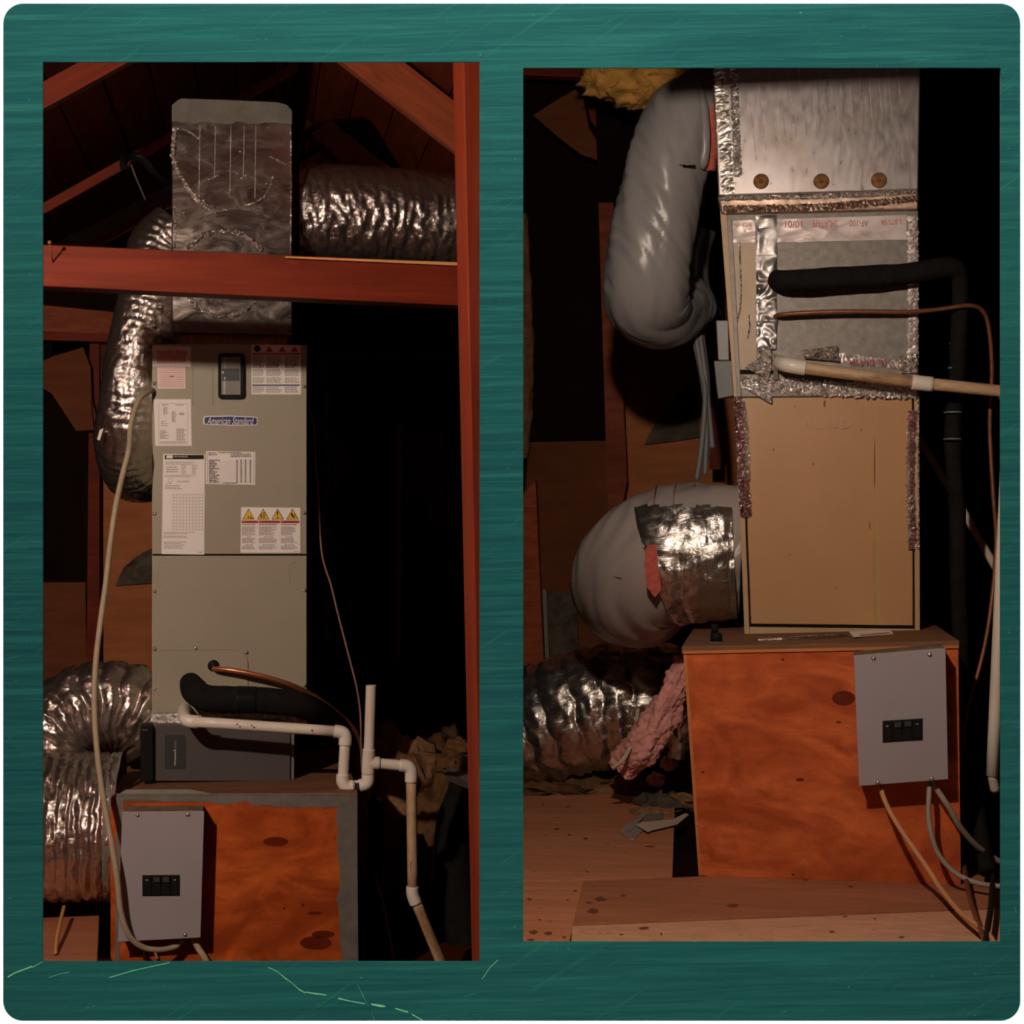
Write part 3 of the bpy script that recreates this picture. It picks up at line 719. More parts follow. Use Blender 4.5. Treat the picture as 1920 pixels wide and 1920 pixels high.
# stickers
def sticker(px, mat='label_white', dd=0):
    return G().slab(L, px, D-.001-dd, .001).make('sticker', mat, ah)
DP = D-.0016
s1 = sticker([(286,648),(358,650),(358,688),(286,687)], 'label_pink')
g = G(); words(g, L, 294, 657, 352, 681, 8, DP, rnd, .55, .1); text(g, L, 'PRECAUTION', 312, 651, 332, 654.5, DP); g.make('print', 'print_red', s1)
s2 = sticker([(295,689),(347,689),(348,728.5),(296,729)], 'label_pink')
g = G()
for k in range(11): bar(g, L, 298, 691.5+k*3.3, 345, 692.2+k*3.3, DP)
g.make('print', 'print_pinkred', s2)
g = G(); bar(g, L, 318, 705, 326, 706.5, DP-.0002); g.make('print', 'print_black', s2)
s3 = sticker([(288.5,748.5),(358,748.5),(359.5,836),(291,836)])
g = G()
for (a, b, c, e) in ((297.5,756.5,352,757), (297.5,756.5,298,832), (351.6,756.5,352,832), (297.5,832,353,832.5)): bar(g, L, a, b, c, e, DP)
words(g, L, 304, 758.5, 316, 760, 1, DP, rnd, 1, 0); words(g, L, 329, 758.5, 345, 760, 1, DP, rnd, 1, 0)
words(g, L, 306, 764, 316, 778, 6, DP, rnd, .5, .4); words(g, L, 322, 772, 331, 792, 8, DP, rnd, .5, .3); words(g, L, 336, 774, 348, 779, 2, DP, rnd, .6, .2)
words(g, L, 302, 790, 316, 801, 3, DP, rnd, .3, .4); words(g, L, 331, 804, 350, 827, 10, DP, rnd, .5, .3); words(g, L, 300, 807, 318, 824, 6, DP, rnd, .5, .6); words(g, L, 300, 828, 351, 831, 2, DP, rnd, .6, .1)
g.make('print', 'print_grey', s3)
s4 = sticker([(306,851),(384,852),(383,1040),(303,1039)])
g = G(); bar(g, L, 309, 853, 382, 861, DP); g.make('print', 'print_black', s4)
g = G(); text(g, L, 'AIR HANDLER', 326, 854.5, 352, 857.5, DP-.0003); bar(g, L, 312, 853.6, 324, 859.5, DP-.0003); g.make('print', 'label_white', s4)
g = G(); words(g, L, 310, 866, 376, 873, 2, DP, rnd, .35, .3); words(g, L, 312, 875, 336, 888, 3, DP, rnd, .35, .3)
words(g, L, 340, 872, 350, 890, 6, DP, rnd, .35, .3); words(g, L, 360, 872, 370, 890, 6, DP, rnd, .35, .3); words(g, L, 309, 891, 366, 896, 2, DP, rnd, .35, .2)
words(g, L, 309, 910, 345, 919, 3, DP, rnd, .35, .3)
for k in range(10): bar(g, L, 325+k*6, 927, 325.4+k*6, 995, DP)
for k in range(12): bar(g, L, 322, 927+k*6, 382, 927.4+k*6, DP)
words(g, L, 307, 998, 370, 1003, 2, DP, rnd, .35, .3); words(g, L, 306, 1005, 352, 1010, 2, DP, rnd, .35, .3); words(g, L, 307, 1016, 352, 1030, 5, DP, rnd, .35, .4); bar(g, L, 372, 1035, 380, 1036, DP)
g.make('print', 'print_grey', s4)
text(G(), L, 'AIR HANDLER', 333, 901, 355, 904.5, DP).make('print', 'print_grey', s4); g = G(); words(g, L, 312, 906, 323, 908, 1, DP, rnd); g.make('print', 'print_grey', s4)
g = G(); g.cyl(L.P(319,901,DP), L.P(319,901,DP-.0004), .007, .007, 20)
g.make('certification_mark', 'print_grey', s4)
G().cyl(L.P(319,901,DP-.0005), L.P(319,901,DP-.0008), .006, .006, 20).make('print', 'label_white', s4)
s5 = sticker([(386,845.5),(479,847.5),(478.5,909),(385.5,907.5)], 'label_white', .0004)
g = G(); DP5 = DP-.0005
for k in range(14):
    y = 862+k*3.15; words(g, L, 392, y, 400+rnd.random()*14, y+1.5, 1, DP5, rnd, 1, 0)
    for x in (443, 451, 459, 468): bar(g, L, x, y, x+2.6, y+1.7, DP5)
words(g, L, 391, 849, 408, 855, 2, DP5, rnd, .5, .1); words(g, L, 409, 848, 455, 850, 1, DP5, rnd, .7, .1); words(g, L, 433, 850.5, 472, 858, 3, DP5, rnd, .5, .1); words(g, L, 418, 905, 444, 907, 1, DP5, rnd, .8, 0)
for (a, b, c, e) in ((388.5,848,389,905), (476,849.5,476.5,906)): bar(g, L, a, b, c, e, DP5)
g.make('print', 'print_black', s5)
g = G()
for k in range(14): bar(g, L, 390, 864.2+k*3.15, 476, 864.5+k*3.15, DP5)
g.make('print', 'print_grey', s5)
s6 = sticker([(471,644.8+1.5),(564,647),(564.5,739.5),(471.5,739.5)])
g = G(); bar(g, L, 472, 647, 564, 661, DP); g.make('print', 'label_pink', s6)
g = G()
for x in (505, 529, 552):
    tri = [L.P(x, 648.5, DP-.0004), L.P(x+7, 660, DP-.0004), L.P(x-7, 660, DP-.0004)]; g.add(tri, [(0,2,1)], [(0,0,0)]*3)
bar(g, L, 473, 662, 563, 665, DP); g.make('print', 'print_red', s6)
p = L.P(482.5, 653.5, DP-.0004); G().cyl(p, p-L.a*.0004, .0112, .0112, 24).make('print', 'print_blue', s6)
g = G()
for x0, x1 in ((473.5,496), (499,529), (534,562)):
    words(g, L, x0, 667, x1, 681, 6, DP, rnd, .55, .15); words(g, L, x0, 692, x1, 706, 6, DP, rnd, .5, .15); words(g, L, x0, 708, x1, 719, 5, DP, rnd, .5, .2); words(g, L, x0, 725, x1, 737, 5, DP, rnd, .5, .25)
g.make('print', 'print_grey', s6)
g = G()
for x0, x1 in ((473.5,496), (499,529), (534,562)): words(g, L, x0, 682, x1, 690, 3, DP, rnd, .6, .3)
g.make('print', 'print_black', s6)
g = G(); bar(g, L, 473, 721, 562, 723.5, DP); g.make('print', 'print_blue', s6)
s7 = sticker([(452,951),(563,952),(563,1036.5),(451,1036.5)])
for k, x in enumerate((466, 493.5, 520.5, 548.5)):
    for (rr_, mt, zz) in ((0, 'print_black', 0), (1.4, 'print_yellow', .0004)):
        g = G(); tri = [L.P(x, 953.5+rr_*1.5, DP-zz), L.P(x+11.5-rr_*1.3, 974-rr_*.7, DP-zz), L.P(x-11.5+rr_*1.3, 974-rr_*.7, DP-zz)]
        g.add(tri, [(0,2,1)], [(0,0,0)]*3); g.make('warning_triangle', mt, s7)
    g = G(); z_ = DP-.0008
    if k == 2: g.add([L.P(519,959,z_), L.P(522,959,z_), L.P(521,968,z_), L.P(520,968,z_)], [(0,3,2,1)], [(0,0,0)]*4); bar(g, L, 519.3, 969.5, 521.8, 972, z_)
    elif k == 0: bar(g, L, 465, 967, 466.6, 972, z_); bar(g, L, 468.5, 968, 470, 970, z_); bar(g, L, 469, 970.5, 473, 972.3, z_)
    elif k == 1: bar(g, L, 488.5, 964, 490.5, 971.5, z_); words(g, L, 492, 961, 499, 972, 6, z_, rnd, .5, .3)
    else: bar(g, L, 545.5, 961.5, 548.5, 967, z_); bar(g, L, 547, 966, 550.5, 970, z_); bar(g, L, 550, 964.5, 554, 966, z_); bar(g, L, 550.5, 968, 553, 971, z_)
    g.make('warning_symbol', 'print_black', s7)
g = G()
for x0, x1 in ((452.8,484.3), (485.3,525.3), (526.3,561.5)): bar(g, L, x0, 976, x1, 981, DP)
g.make('print', 'print_red', s7)
g = G(); text(g, L, 'WARNING', 461, 977, 481, 980, DP-.0004); text(g, L, 'AVERTISSEMENT', 492, 977, 523, 980, DP-.0004); text(g, L, 'ADVERTENCIA', 533, 977, 558, 980, DP-.0004); g.make('print', 'print_black', s7)
g = G()
for x0, x1 in ((454,481), (485.5,522), (527,558.5)):
    words(g, L, x0, 982.5, x1, 985, 1, DP, rnd, .8, .1); words(g, L, x0, 987.5, x1, 1004.5, 8, DP, rnd, .55, .35); words(g, L, x0+9, 1006, x1-9, 1007.5, 1, DP, rnd, .9, 0)
    words(g, L, x0, 1009, x1, 1019, 5, DP, rnd, .55, .3); words(g, L, x0+7, 1021, x1-7, 1022.4, 1, DP, rnd, .9, 0); words(g, L, x0, 1024, x1, 1031, 3, DP, rnd, .5, .35)
words(g, L, 551, 1033.5, 560, 1034.5, 1, DP, rnd, 1, 0); g.make('print', 'print_grey', s7)

# filter cabinet under it
fb = thing('filter_cabinet', 'dark grey filter cabinet with black handle strip on the plywood box', 'filter cabinet', L.P(410, 1462, 5.35))
zb_ = L.P(400, 1465, 5.35).z
f0 = [(287,1361), (543,1376), (543,1466), (287,1466)]
g = G().slab(L, [(287,1359), (544,1361), (544,1464.5), (287,1464.5)], 5.35, .46); g.make('housing', 'filter_grey', fb, False, .002)
G().slab(L, [(543,1361), (552,1361), (551,1464), (543,1464)], 5.36, .45).make('side_flange', 'galvanised', fb)
hs = arc(268,1364,5,180,270,4)+arc(282,1364,5,270,360,4)+arc(282,1460,5,0,90,4)+arc(268,1460,5,90,180,4)
G().plate(L, hs, 5.325, .06).make('handle_strip', 'black_plastic', fb, False, .004)
G().slab(L, [(266,1367.5), (277,1367.5), (277,1370), (266,1370)], 5.323, .002).make('latch', 'filter_grey', fb)
bp = arc(315,1384,6,180,270,4)+arc(342,1384,6,270,360,4)+arc(342,1436,6,0,90,4)+arc(315,1436,6,90,180,4)
b_ = G().plate(L, bp, 5.3475, .003).make('badge', 'badge_dark', fb, False, .001)
text(G(), L, 'Honeywell', 326, 1406, 331, 1435, 5.3468, 1).make('lettering', 'label_white', b_)
text(G(), L, 'Home', 326, 1389, 331, 1404, 5.3468, 1).make('lettering', 'print_grey', b_)

# ================================================================ left bay: lines and drain
def line(bay, pts, rpx, mat, name, label, cat, n=10, group=None, disp=None):
    return tag(G().tube([bay.P(*p) for p in pts], rpx/F*pts[0][2], n, 10, disp).make(name, mat, None, True), label, cat, group)
line(L, [(290,731,5.47),(283,733,5.38),(266,743,5.33),(254,765,5.3),(245,800,5.27),(242,842,5.22),(230,890,5.2),(217,950,5.17),(207,1020,5.15),(199,1090,5.13),(188,1170,5.1),(180,1240,5.08),(177,1300,5.06),(179,1370,5.04),(187,1450,5.02),(198,1520,5.0),(211,1590,4.98),(220,1650,4.97),(227,1710,4.97),(243,1755,4.98),(268,1776,5.0),(300,1781,5.02),(328,1775,5.05),(343,1762,5.06)], 5, 'cable_beige', 'power_cable', 'long beige cable looping from the new cabinet down to the breaker panel', 'cable')
line(L, [(362,1758,5.06),(372,1778,5.05),(386,1800,5.04),(410,1850,5.03)], 6, 'cable_beige', 'power_cable', 'thick beige cable leaving under the right corner of the painted box panel', 'cable')
line(L, [(262,1770,5.08),(270,1790,5.08),(276,1830,5.08)], 2.4, 'cable_orange', 'power_cable', 'thin orange cable below the looping beige cable', 'cable')
line(L, [(288,1780,5.08),(296,1800,5.08),(304,1830,5.08)], 2.2, 'cable_orange', 'power_cable', 'thin orange cable hanging under the middle of the painted box panel', 'cable')
line(L, [(401,1252,5.41),(404,1254,5.37),(430,1256,5.35),(470,1263,5.34),(512,1273,5.34),(550,1286,5.35),(590,1306,5.4),(630,1335,5.45),(662,1365,5.5),(676,1395,5.55),(684,1440,5.6),(690,1520,5.7),(695,1700,5.7)], 4.6, 'copper', 'copper_line', 'copper refrigerant tube curving out of the black grommet', 'pipe')
line(L, [(578,764,5.5),(586,785,5.5),(591,820,5.5),(592,870,5.5),(597,930,5.5),(600,1000,5.5),(606,1050,5.5),(621,1098,5.5),(631,1140,5.5),(645,1195,5.5),(658,1245,5.5),(669,1290,5.5),(675,1330,5.5),(677,1370,5.5),(678,1430,5.55),(682,1520,5.6),(697,1560,5.6)], 1.9, 'wire_pink', 'thermostat_wire', 'thin pinkish wire hanging right of the new cabinet', 'wire', 7)
sl = thing('suction_line', 'black foam insulated pipe elbow leaving the new cabinet front', 'pipe', L.P(470, 1335, 5.3))
G().tube([L.P(357,1280,5.43), L.P(358,1283,5.36), L.P(364,1297,5.30), L.P(388,1309,5.28), L.P(430,1312,5.28), L.P(480,1313,5.28), L.P(540,1318,5.29), L.P(575,1326,5.31), L.P(610,1345,5.4), L.P(640,1380,5.5)], [.032,.036,.04,.043,.044,.043,.043,.042,.04,.036], 28, 9, lambda S, a, q: .0015*noise.noise(Vector((S*18, math.cos(a)*2, math.sin(a)*2)))).make('insulation', 'black_foam', sl, True)
G().tube([L.P(443,1312,5.28), L.P(460,1312.5,5.28), L.P(480,1313,5.28)], .0452, 28, 4).make('tape_band', 'black_tape', sl, True)
line(L, [(704,1500,5.55),(706,1560,5.5),(700,1650,5.45),(703,1720,5.4),(715,1780,5.38),(724,1840,5.35)], 15, 'black_foam', 'suction_line', 'black foam pipe dropping in the dark beside the painted plywood box', 'pipe', 14)
line(L, [(691,1500,5.4),(694,1580,5.4),(695,1610,5.4)], 2, 'wire_black', 'control_wire', 'short wire beside the box corner', 'wire', 6)
line(L, [(703,1645,5.38),(718,1690,5.36),(728,1740,5.34),(738,1800,5.33)], 2, 'wire_pink', 'control_wire', 'thin wire lying on the black foam pipe', 'wire', 6)

dr = thing('drain_trap', 'white drain pipe with trap and open vent stub beside new cabinet', 'drain pipe', L.P(660, 1485, 5.12))
def pipe(px0, px1, r, mat='pvc', name='pipe', par=dr, bay=L):
    g = G().tube([bay.P(*px0), bay.P(*px1)], r, 18, 6, None, True, False, seed=rnd.random()*5); return g.make(name, mat, par, True)
def fitting(pts, r, name, par=dr, bay=L, mat='pvc'):
    return G().tube([bay.P(*p) for p in pts], r, 20, 8).make(name, mat, par, True)
DD = 5.16; rp = 10.0/F*DD; rf = 12.2/F*DD
fitting([(347,1330,5.4),(346,1336,5.3),(350,1350,5.2),(372,1354,5.19)], rf, 'elbow'); pipe((360,1353,5.185), (630,1371,DD), rp)
fitting([(627,1371,DD),(640,1373,DD),(647,1380,DD),(647,1397,DD)], rf, 'elbow'); pipe((647,1392,DD), (643,1462,DD), rp)
fitting([(643,1452,DD),(643,1466,DD),(651,1475,DD),(662,1474,DD)], rf, 'elbow'); pipe((655,1474,DD), (680,1472,DD), rp)
fitting([(674,1473,DD),(686,1470,DD),(690,1463,DD),(690,1452,DD)], rf, 'elbow'); pipe((664,1474,DD), (673,1473.5,DD), rp*1.06, 'print_black', 'marker_band')
pipe((690,1460,DD), (690.5,1444,DD), rp)
tee = fitting([(690.5,1451,DD),(691,1430,DD),(692,1405,DD)], rf, 'tee'); pipe((692,1430,DD), (712,1431,DD), rf, 'pvc', 'branch', tee)
g = G().tube([L.P(692,1410,DD), L.P(696,1285,DD)], rp, 18, 6, None, False, False); g.make('vent_stub', 'pvc', dr, True)
g = G().tube([L.P(692.5,1400,DD), L.P(696,1285.2,DD)], rp*.8, 18, 6, None, False, False); g.make('vent_bore', 'pvc_stained', dr, True)
pipe((706,1431,DD), (758,1436,DD), rp); fitting([(750,1435,DD),(764,1437,DD),(771,1446,DD),(771,1466,DD)], rf, 'elbow')
pipe((771,1460,DD), (774,1668,DD), rp, 'pvc_stained'); fitting([(774,1662,DD),(774,1676,DD),(780,1694,DD)], rf, 'elbow'); pipe((778,1686,DD), (840,1836,DD), rp, 'pvc_stained')
for (x, y) in ((445,1358), (472,1360), (585,1369)):
    p = L.P(x, y, 5.16-.017); G().cyl(p, p-L.a*.0015, .003, .0025, 8).make('speck', 'stain_brown', dr)

# ================================================================ left bay: loose things low down
g = G().slab(L, [(-60,1702),(198,1694),(190,1840),(-60,1850)], [5.5,5.5,4.75,4.75], .06)
pb = thing('platform_board', 'worn brown board lying left of the painted plywood box', 'board', L.at(-.65, 5.1, 0))
zt = ZC-1.30
c = [L.at(-1.1,4.75,zt), L.at((196-490)/F*4.78,4.75,zt), L.at((198-490)/F*5.3,5.3,zt), L.at(-1.1,5.3,zt)]
g = G(); g.poly(c, Vector((0,0,-.03))); g.make('board', 'floor_board', pb, False, .002)
for k in (4.85, 5.2): G().box(L, -1.1, -.52, k, k+.04, 0, zt-.03).make('bearer', 'timber_dark', pb)
line(L, [(120,1700,5.2),(113,1730,5.05),(107,1760,4.93),(104,1788,4.84)], 3.5, 'lath_pale', 'wood_stick', 'pale wooden stick leaning on the worn brown board', 'stick', 6)
pile = thing('insulation_pile', 'brown loose insulation heap behind the white drain trap', 'insulation', L.at(.62, 6.3, 0))
for k, (lat, d, z, rx, rz) in enumerate([(.55,6.3,.30,.26,.34), (.74,6.6,.30,.20,.30), (.45,6.5,.25,.3,.32), (.70,6.1,.28,.16,.24)]):
    G().lump(L.at(lat, d, z), (rx, .30, rz), k+2, .35, 2.5, 40, 26).make('wad', 'brown_wool' if k else 'debris', pile, True)
yl = thing('insulation_scrap', 'yellowish insulation scrap at the far right near the post', 'insulation', L.at(.78, 6.0, 0))
for k, (x, y) in enumerate([(858,1405), (870,1428), (845,1432), (882,1447)]):
    G().lump(L.P(x, y, 5.85), (.055, .05, .04), k+12, .5, 3, 24, 16).make('tuft', 'brown_wool', yl, True)
tag(G().slab(L, [(840,1440),(905,1452),(905,1490),(835,1462)], [5.8,5.8,5.5,5.5], .03).make('duct_board_offcut', 'grey_board'), 'grey board offcut leaning beside the red post', 'board')
line(L, [(880,1470,5.9),(850,1560,5.8),(860,1700,5.7),(890,1850,5.6)], 34, 'black_foam', 'dark_duct', 'dark duct with thin shiny lines beside the red post', 'duct', 24)
# ================================================================ right bay: floor sheets
def floor_sheet(px, z, t, mat, name, label, seed, grain=0):
    pts = [R.floor(x, y, z) for x, y in px]
    g = G().poly(pts, Vector((0,0,-t)))
    x = (R.r*math.cos(grain)+R.a*math.sin(grain)); y = Vector((-x.y, x.x, 0))
    g.tc = [(q.dot(x)+seed, q.dot(y)+seed, q.z) for q in g.v]
    return tag(g.make(name, mat, None, False, .0015), label, 'floor board')
floor_sheet([(964,1493),(1266,1486),(1261,1643),(1085,1649),(964,1652)], FR, .018, 'floor_ply', 'floor_sheet', 'plywood floor sheet with the foil scrap lying on it', 1)
floor_sheet([(964,1654),(1095,1651.5),(1064,1780),(1056,1900),(964,1900)], FR, .018, 'floor_ply', 'floor_sheet', 'plywood floor sheet with dark stains at the partition side', 4)
floor_sheet([(1094,1652),(1310,1643),(1950,1625),(1950,1698),(1074,1733)], FR+.003, .021, 'floor_board', 'floor_plank', 'long brown plank along the foot of the old plywood box', 7)
floor_sheet([(1073,1736),(1950,1701),(1950,1950),(1056,1950)], FR, .018, 'floor_particle', 'floor_sheet', 'pale particle board with dark flecks in front of the long plank', 9)
def fsplat(x, y, rx, ry, seed, mat='stain_brown', z=FR+.0005, par=None):
    rr = random.Random(seed); pts = [(x+rx*math.cos(i*.5236)*rr.uniform(.6,1.2), y+ry*math.sin(i*.5236)*rr.uniform(.6,1.2)) for i in range(12)]
    return G().poly([R.floor(a, b, z) for a, b in pts], Vector((0,0,-.0008)))
def stains(obj_name, spots, z):
    ob = bpy.data.objects[obj_name]
    for k, (x, y, rx, ry) in enumerate(spots): fsplat(x, y, rx, ry, k+int(x), z=z).make('stain', 'stain_dark', ob)
stains('floor_sheet', [(1065,1512,3,1.5), (1043,1554,5,2), (1067,1565,4,1.5), (1098,1572,5,2), (1220,1587,10,1.5), (1101,1634,3,1.2), (1018,1509,2,1)], FR+.0006)
stains('floor_sheet.001', [(992,1686,5,2), (1078,1670,4,1.6), (1000,1748,9,4), (1028,1750,7,4), (1058,1757,4,2.5), (1012,1724,3,1.4), (1064,1687,2,2), (995,1762,8,2)], FR+.0006)
stains('floor_plank', [(1127,1686,13,5), (1112,1708,12,5), (1105,1692,7,1.5), (1375,1698,12,4), (1168,1679,6,2), (1595,1662,6,2), (1510,1650,5,1.5)], FR+.0036)
stains('floor_sheet.002', [(1207,1740,9,3), (1165,1752,4,1.5), (1240,1751,2,3), (1560,1747,5,2), (1690,1757,6,2), (1640,1722,4,1.2), (1585,1718,5,1.4)], FR+.0006)
def bpR(px, d, t, mat, name, label, cat): return tag(G().plate(R, px, d, t).make(name, mat), label, cat)
# loose fill behind the sheets
fill = thing('loose_fill', 'brown rubble and loose fill between floor sheet and foil duct', 'loose fill', R.at(-.55, 5.9, FR-.045))
for k in range(60):
    lat = rnd.uniform(-.82, -.28); d = rnd.uniform(5.62, 5.85) if lat < -.42 else rnd.uniform(5.2, 5.8); s_ = rnd.uniform(.03, .085)
    G().lump(R.at(lat, d, FR-.03+s_*.45), (s_*1.3, s_, s_*.6), k, .5, 2.5, 12, 8).make('clump', ['debris','brown_wool','debris','mottled_dark'][k % 4], fill, False)
bed = G().box(R, -.87, -.27, 5.60, 6.6, FR-.05, FR-.02); bed.make('bed', 'debris', fill)

# ================================================================ right bay: framing behind
bpR([(966,110),(1125,112),(1120,146),(966,140)], 6.30, .06, 'timber_red', 'wall_header', 'red header board at the top beside the yellow insulation', 'board')
bpR([(1094,146),(1116,148),(1118,240),(1108,226),(1098,180)], 6.40, .05, 'timber_red', 'wall_stud', 'torn red stud top under the header', 'stud')
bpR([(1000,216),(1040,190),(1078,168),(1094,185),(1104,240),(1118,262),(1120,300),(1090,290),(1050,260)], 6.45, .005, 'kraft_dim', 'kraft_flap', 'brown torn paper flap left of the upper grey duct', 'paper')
bpR([(1122,380),(1150,380),(1176,900),(1165,960),(1140,960)], 6.40, .06, 'timber_brown', 'wall_stud', 'upright brown stud between the dark gap and tan panel', 'stud')
bpR([(1150,560),(1400,560),(1400,960),(1165,960)], 6.55, .02, 'kraft_board', 'backing_panel', 'tan backing panel behind the grey cable bundle', 'panel')
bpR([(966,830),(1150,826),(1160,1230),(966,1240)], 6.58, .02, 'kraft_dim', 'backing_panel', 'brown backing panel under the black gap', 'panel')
bpR([(1208,834),(1224,800),(1250,764),(1275,738),(1306,716),(1312,820),(1260,828)], 6.535, .008, 'mottled_dark', 'dark_triangle', 'dark mottled triangle behind the grey cable bundle', 'scrap')
bpR([(1330,740),(1352,740),(1352,880),(1330,880)], 6.3, .05, 'timber_red', 'wall_stud', 'short red stud beside the old cabinet edge', 'stud')
bpR([(966,1105),(1024,1105),(1030,1245),(966,1245)], 6.2, .02, 'grey_board', 'backing_panel', 'grey brown board low behind the foil duct', 'panel')
bpR([(1015,1110),(1080,1108),(1085,1230),(1025,1240)], 6.45, .02, 'mottled_dark', 'backing_panel', 'speckled dark panel behind the lower grey duct', 'panel')
bpR([(970,940),(1004,900),(1020,1260),(975,1280)], 5.95, .05, 'timber_brown', 'wall_stud', 'brown leaning stud at the partition', 'stud')
tag(G().tube([R.P(980,400,5.9), R.P(980,500,5.9), R.P(984,650,5.9), R.P(982,780,5.9), R.P(980,860,5.9)], [.014,.028,.034,.030,.014], 24, 14, lambda S, a, q: .012*noise.noise(Vector((S*14, math.cos(a)*4, math.sin(a)*4)))).make('insulation_roll', 'brown_wool', None, True), 'ragged brown insulation strip hanging at the partition', 'insulation')
yw = thing('yellow_insulation', 'yellow glass wool batt hanging above the upper grey duct', 'insulation', R.P(1210, 200, 5.7))
for k, (x, y, rx, rz) in enumerate([(1150,150,.10,.07), (1200,160,.11,.075), (1250,150,.12,.06), (1300,120,.10,.06), (1215,182,.06,.035), (1125,140,.05,.05), (1190,110,.16,.08), (1210,20,.14,.30)]):
    G().lump(R.P(x, y, 5.6), (rx, .10, rz), k+31, .4, 2.6, 40, 26).make('tuft', 'yellow_wool', yw, True)
# unseen tie beam above the opening, cut short to shape its shadow
ct = thing('collar_tie', 'unseen timber tie beam above the right opening, cut short to shape its shadow', 'beam', R.at(.5, 3.82, ZC+1.085))
g = G().box(R, -.31, 1.3, 3.80, 3.84, ZC+1.085, ZC+1.24); g.tc = [((q).dot(R.r), q.dot(R.a), q.z) for q in g.v]
g.make('beam', 'timber_red', ct)
for q in (-.1, .9): G().box(R, q, q+.04, 3.80, 3.84, ZC+1.24, 3.4).make('added_hanger', 'timber_red', ct)  # added only to hold up the shortened beam

# ================================================================ right bay: plywood base box
zt = R.P(1400, 1213, 4.35).z
bx = thing('plywood_base_box', 'bare orange plywood box under the old tan furnace', 'base box', R.at(.15, 4.35, FR))
f_tl, f_tr = R.P(1281,1212,4.35), R.P(1797,1201,4.35); f_bl, f_br = R.P(1310,1640,4.35), R.P(1802,1631,4.35)
f_bl.z = f_br.z = FR+.003
dn = Vector((0,0,-.02))
def R4(a, b, c, e, t): return G().hexa([a, b, c, e]+[q+R.a*t for q in (a, b, c, e)])
R4(f_tl+dn, f_tr+dn, f_br, f_bl, .018).make('front_panel', 'plywood_bare', bx, False, .001)
sd_l = R.r*.018
R4(f_tl+dn-R.a*0+R.a*.018, f_tl+dn+sd_l+R.a*.018, f_bl+sd_l+R.a*.018, f_bl+R.a*.018, .9).make('side_panel', 'plywood_edge', bx)
R4(f_tr+dn-sd_l+R.a*.018, f_tr+dn+R.a*.018, f_br+R.a*.018, f_br-sd_l+R.a*.018, .9).make('side_panel', 'plywood_orange', bx)
R4(f_tl+dn+R.a*.918, f_tr+dn+R.a*.918, f_br+R.a*.918, f_bl+R.a*.918, .018).make('back_panel', 'plywood_top', bx)
R4(f_tl-R.r*.004-R.a*.004, f_tr+R.r*.002-R.a*.004, f_tr+dn+R.r*.002-R.a*.004, f_tl+dn-R.r*.004-R.a*.004, .94).make('top_panel', 'plywood_top', bx, False, .002)
R4(f_tl+dn*.6-R.a*.0052, f_tr+dn*.6-R.a*.0052, f_tr+dn-R.a*.0052, f_tl+dn-R.a*.0052, .001).make('ply_layer', 'plywood_edge', bx)
g = R4(f_tl+dn-R.a*.001, f_tl+dn+R.r*.009-R.a*.001, f_bl+R.r*.007-R.a*.001, f_bl-R.a*.001, .001); g.make('edge_strip', 'plywood_edge', bx)
for (x, y, rx, ry) in ((1582,1309,22,14), (1500,1462,8,3), (1545,1214,3,2.5), (1468,1237,3,2.5), (1572,1354,5,2), (1318,1448,3,2), (1345,1222,3,2), (1487,1640,3,2)):
    pts = [(x+rx*math.cos(i*.3927), y+ry*math.sin(i*.3927)) for i in range(16)]
    G().plate(R, pts, 4.3493, .001).make('knot', 'knot', bx)
rpn = breaker_panel(R, [(1601,1229),(1773,1215),(1778,1461),(1611,1474)], 4.265, .083, 'pale grey breaker panel on the bare plywood box front', 1216,
    [(1638,1234),(1743,1227),(1646,1467),(1747,1460)], (1655,1352,1730,1392,-5), 2)

# ================================================================ right bay: old furnace, coil case, plenum
LEFTS.clear()
of = thing('furnace_cabinet', 'tan metal furnace cabinet with embossed lettering on bare plywood box', 'furnace', R.P(1555, 1188, 4.75))
DF = 4.75
zbx = f_tl.z+.001
fl = [R.P(1378,741,DF), R.P(1724,738,DF), R.P(1725,1180,DF), R.P(1396,1180,DF)]
fl[2].z = fl[3].z = zbx
R4(fl[0]+R.a*.02, fl[1]+R.a*.02, fl[2]+R.a*.02, fl[3]+R.a*.02, .50).make('cabinet_body', 'cabinet_tan_frame', of, False, .002)
def inter(u, v): return (fl[0]*(1-u)+fl[1]*u)*(1-v)+(fl[3]*(1-u)+fl[2]*u)*v
def fq(u0, v0, u1, v1, dd=0.0): return [inter(u0,v0)-R.a*dd, inter(u1,v0)-R.a*dd, inter(u1,v1)-R.a*dd, inter(u0,v1)-R.a*dd]
for (u0, v0, u1, v1) in ((0,0,.03,1), (.972,0,1,1), (.03,.965,.972,1)): R4(*fq(u0,v0,u1,v1), .02).make('frame_rail', 'cabinet_tan_frame', of, False, .0015)
R4(*fq(.03,0,.972,.965,-.012), .006).make('door_recess', 'seam_black', of)
door = R4(*fq(.040,0,.962,.952,-.003), .009).make('door_panel', 'cabinet_tan', of, False, .003)
R4(*fq(.765,.02,.768,.94,.0000-.0028), .0006).make('door_crease', 'cabinet_tan_frame', door)
R4(*fq(.738,.50,.762,.95,.0000-.0029), .0006).make('water_stain', 'stain_green', door)
g = G(); text(g, R, 'RUUD', 1508, 786, 1595, 804, DF-.0005); g.make('embossed_lettering', 'cabinet_tan_frame', door)
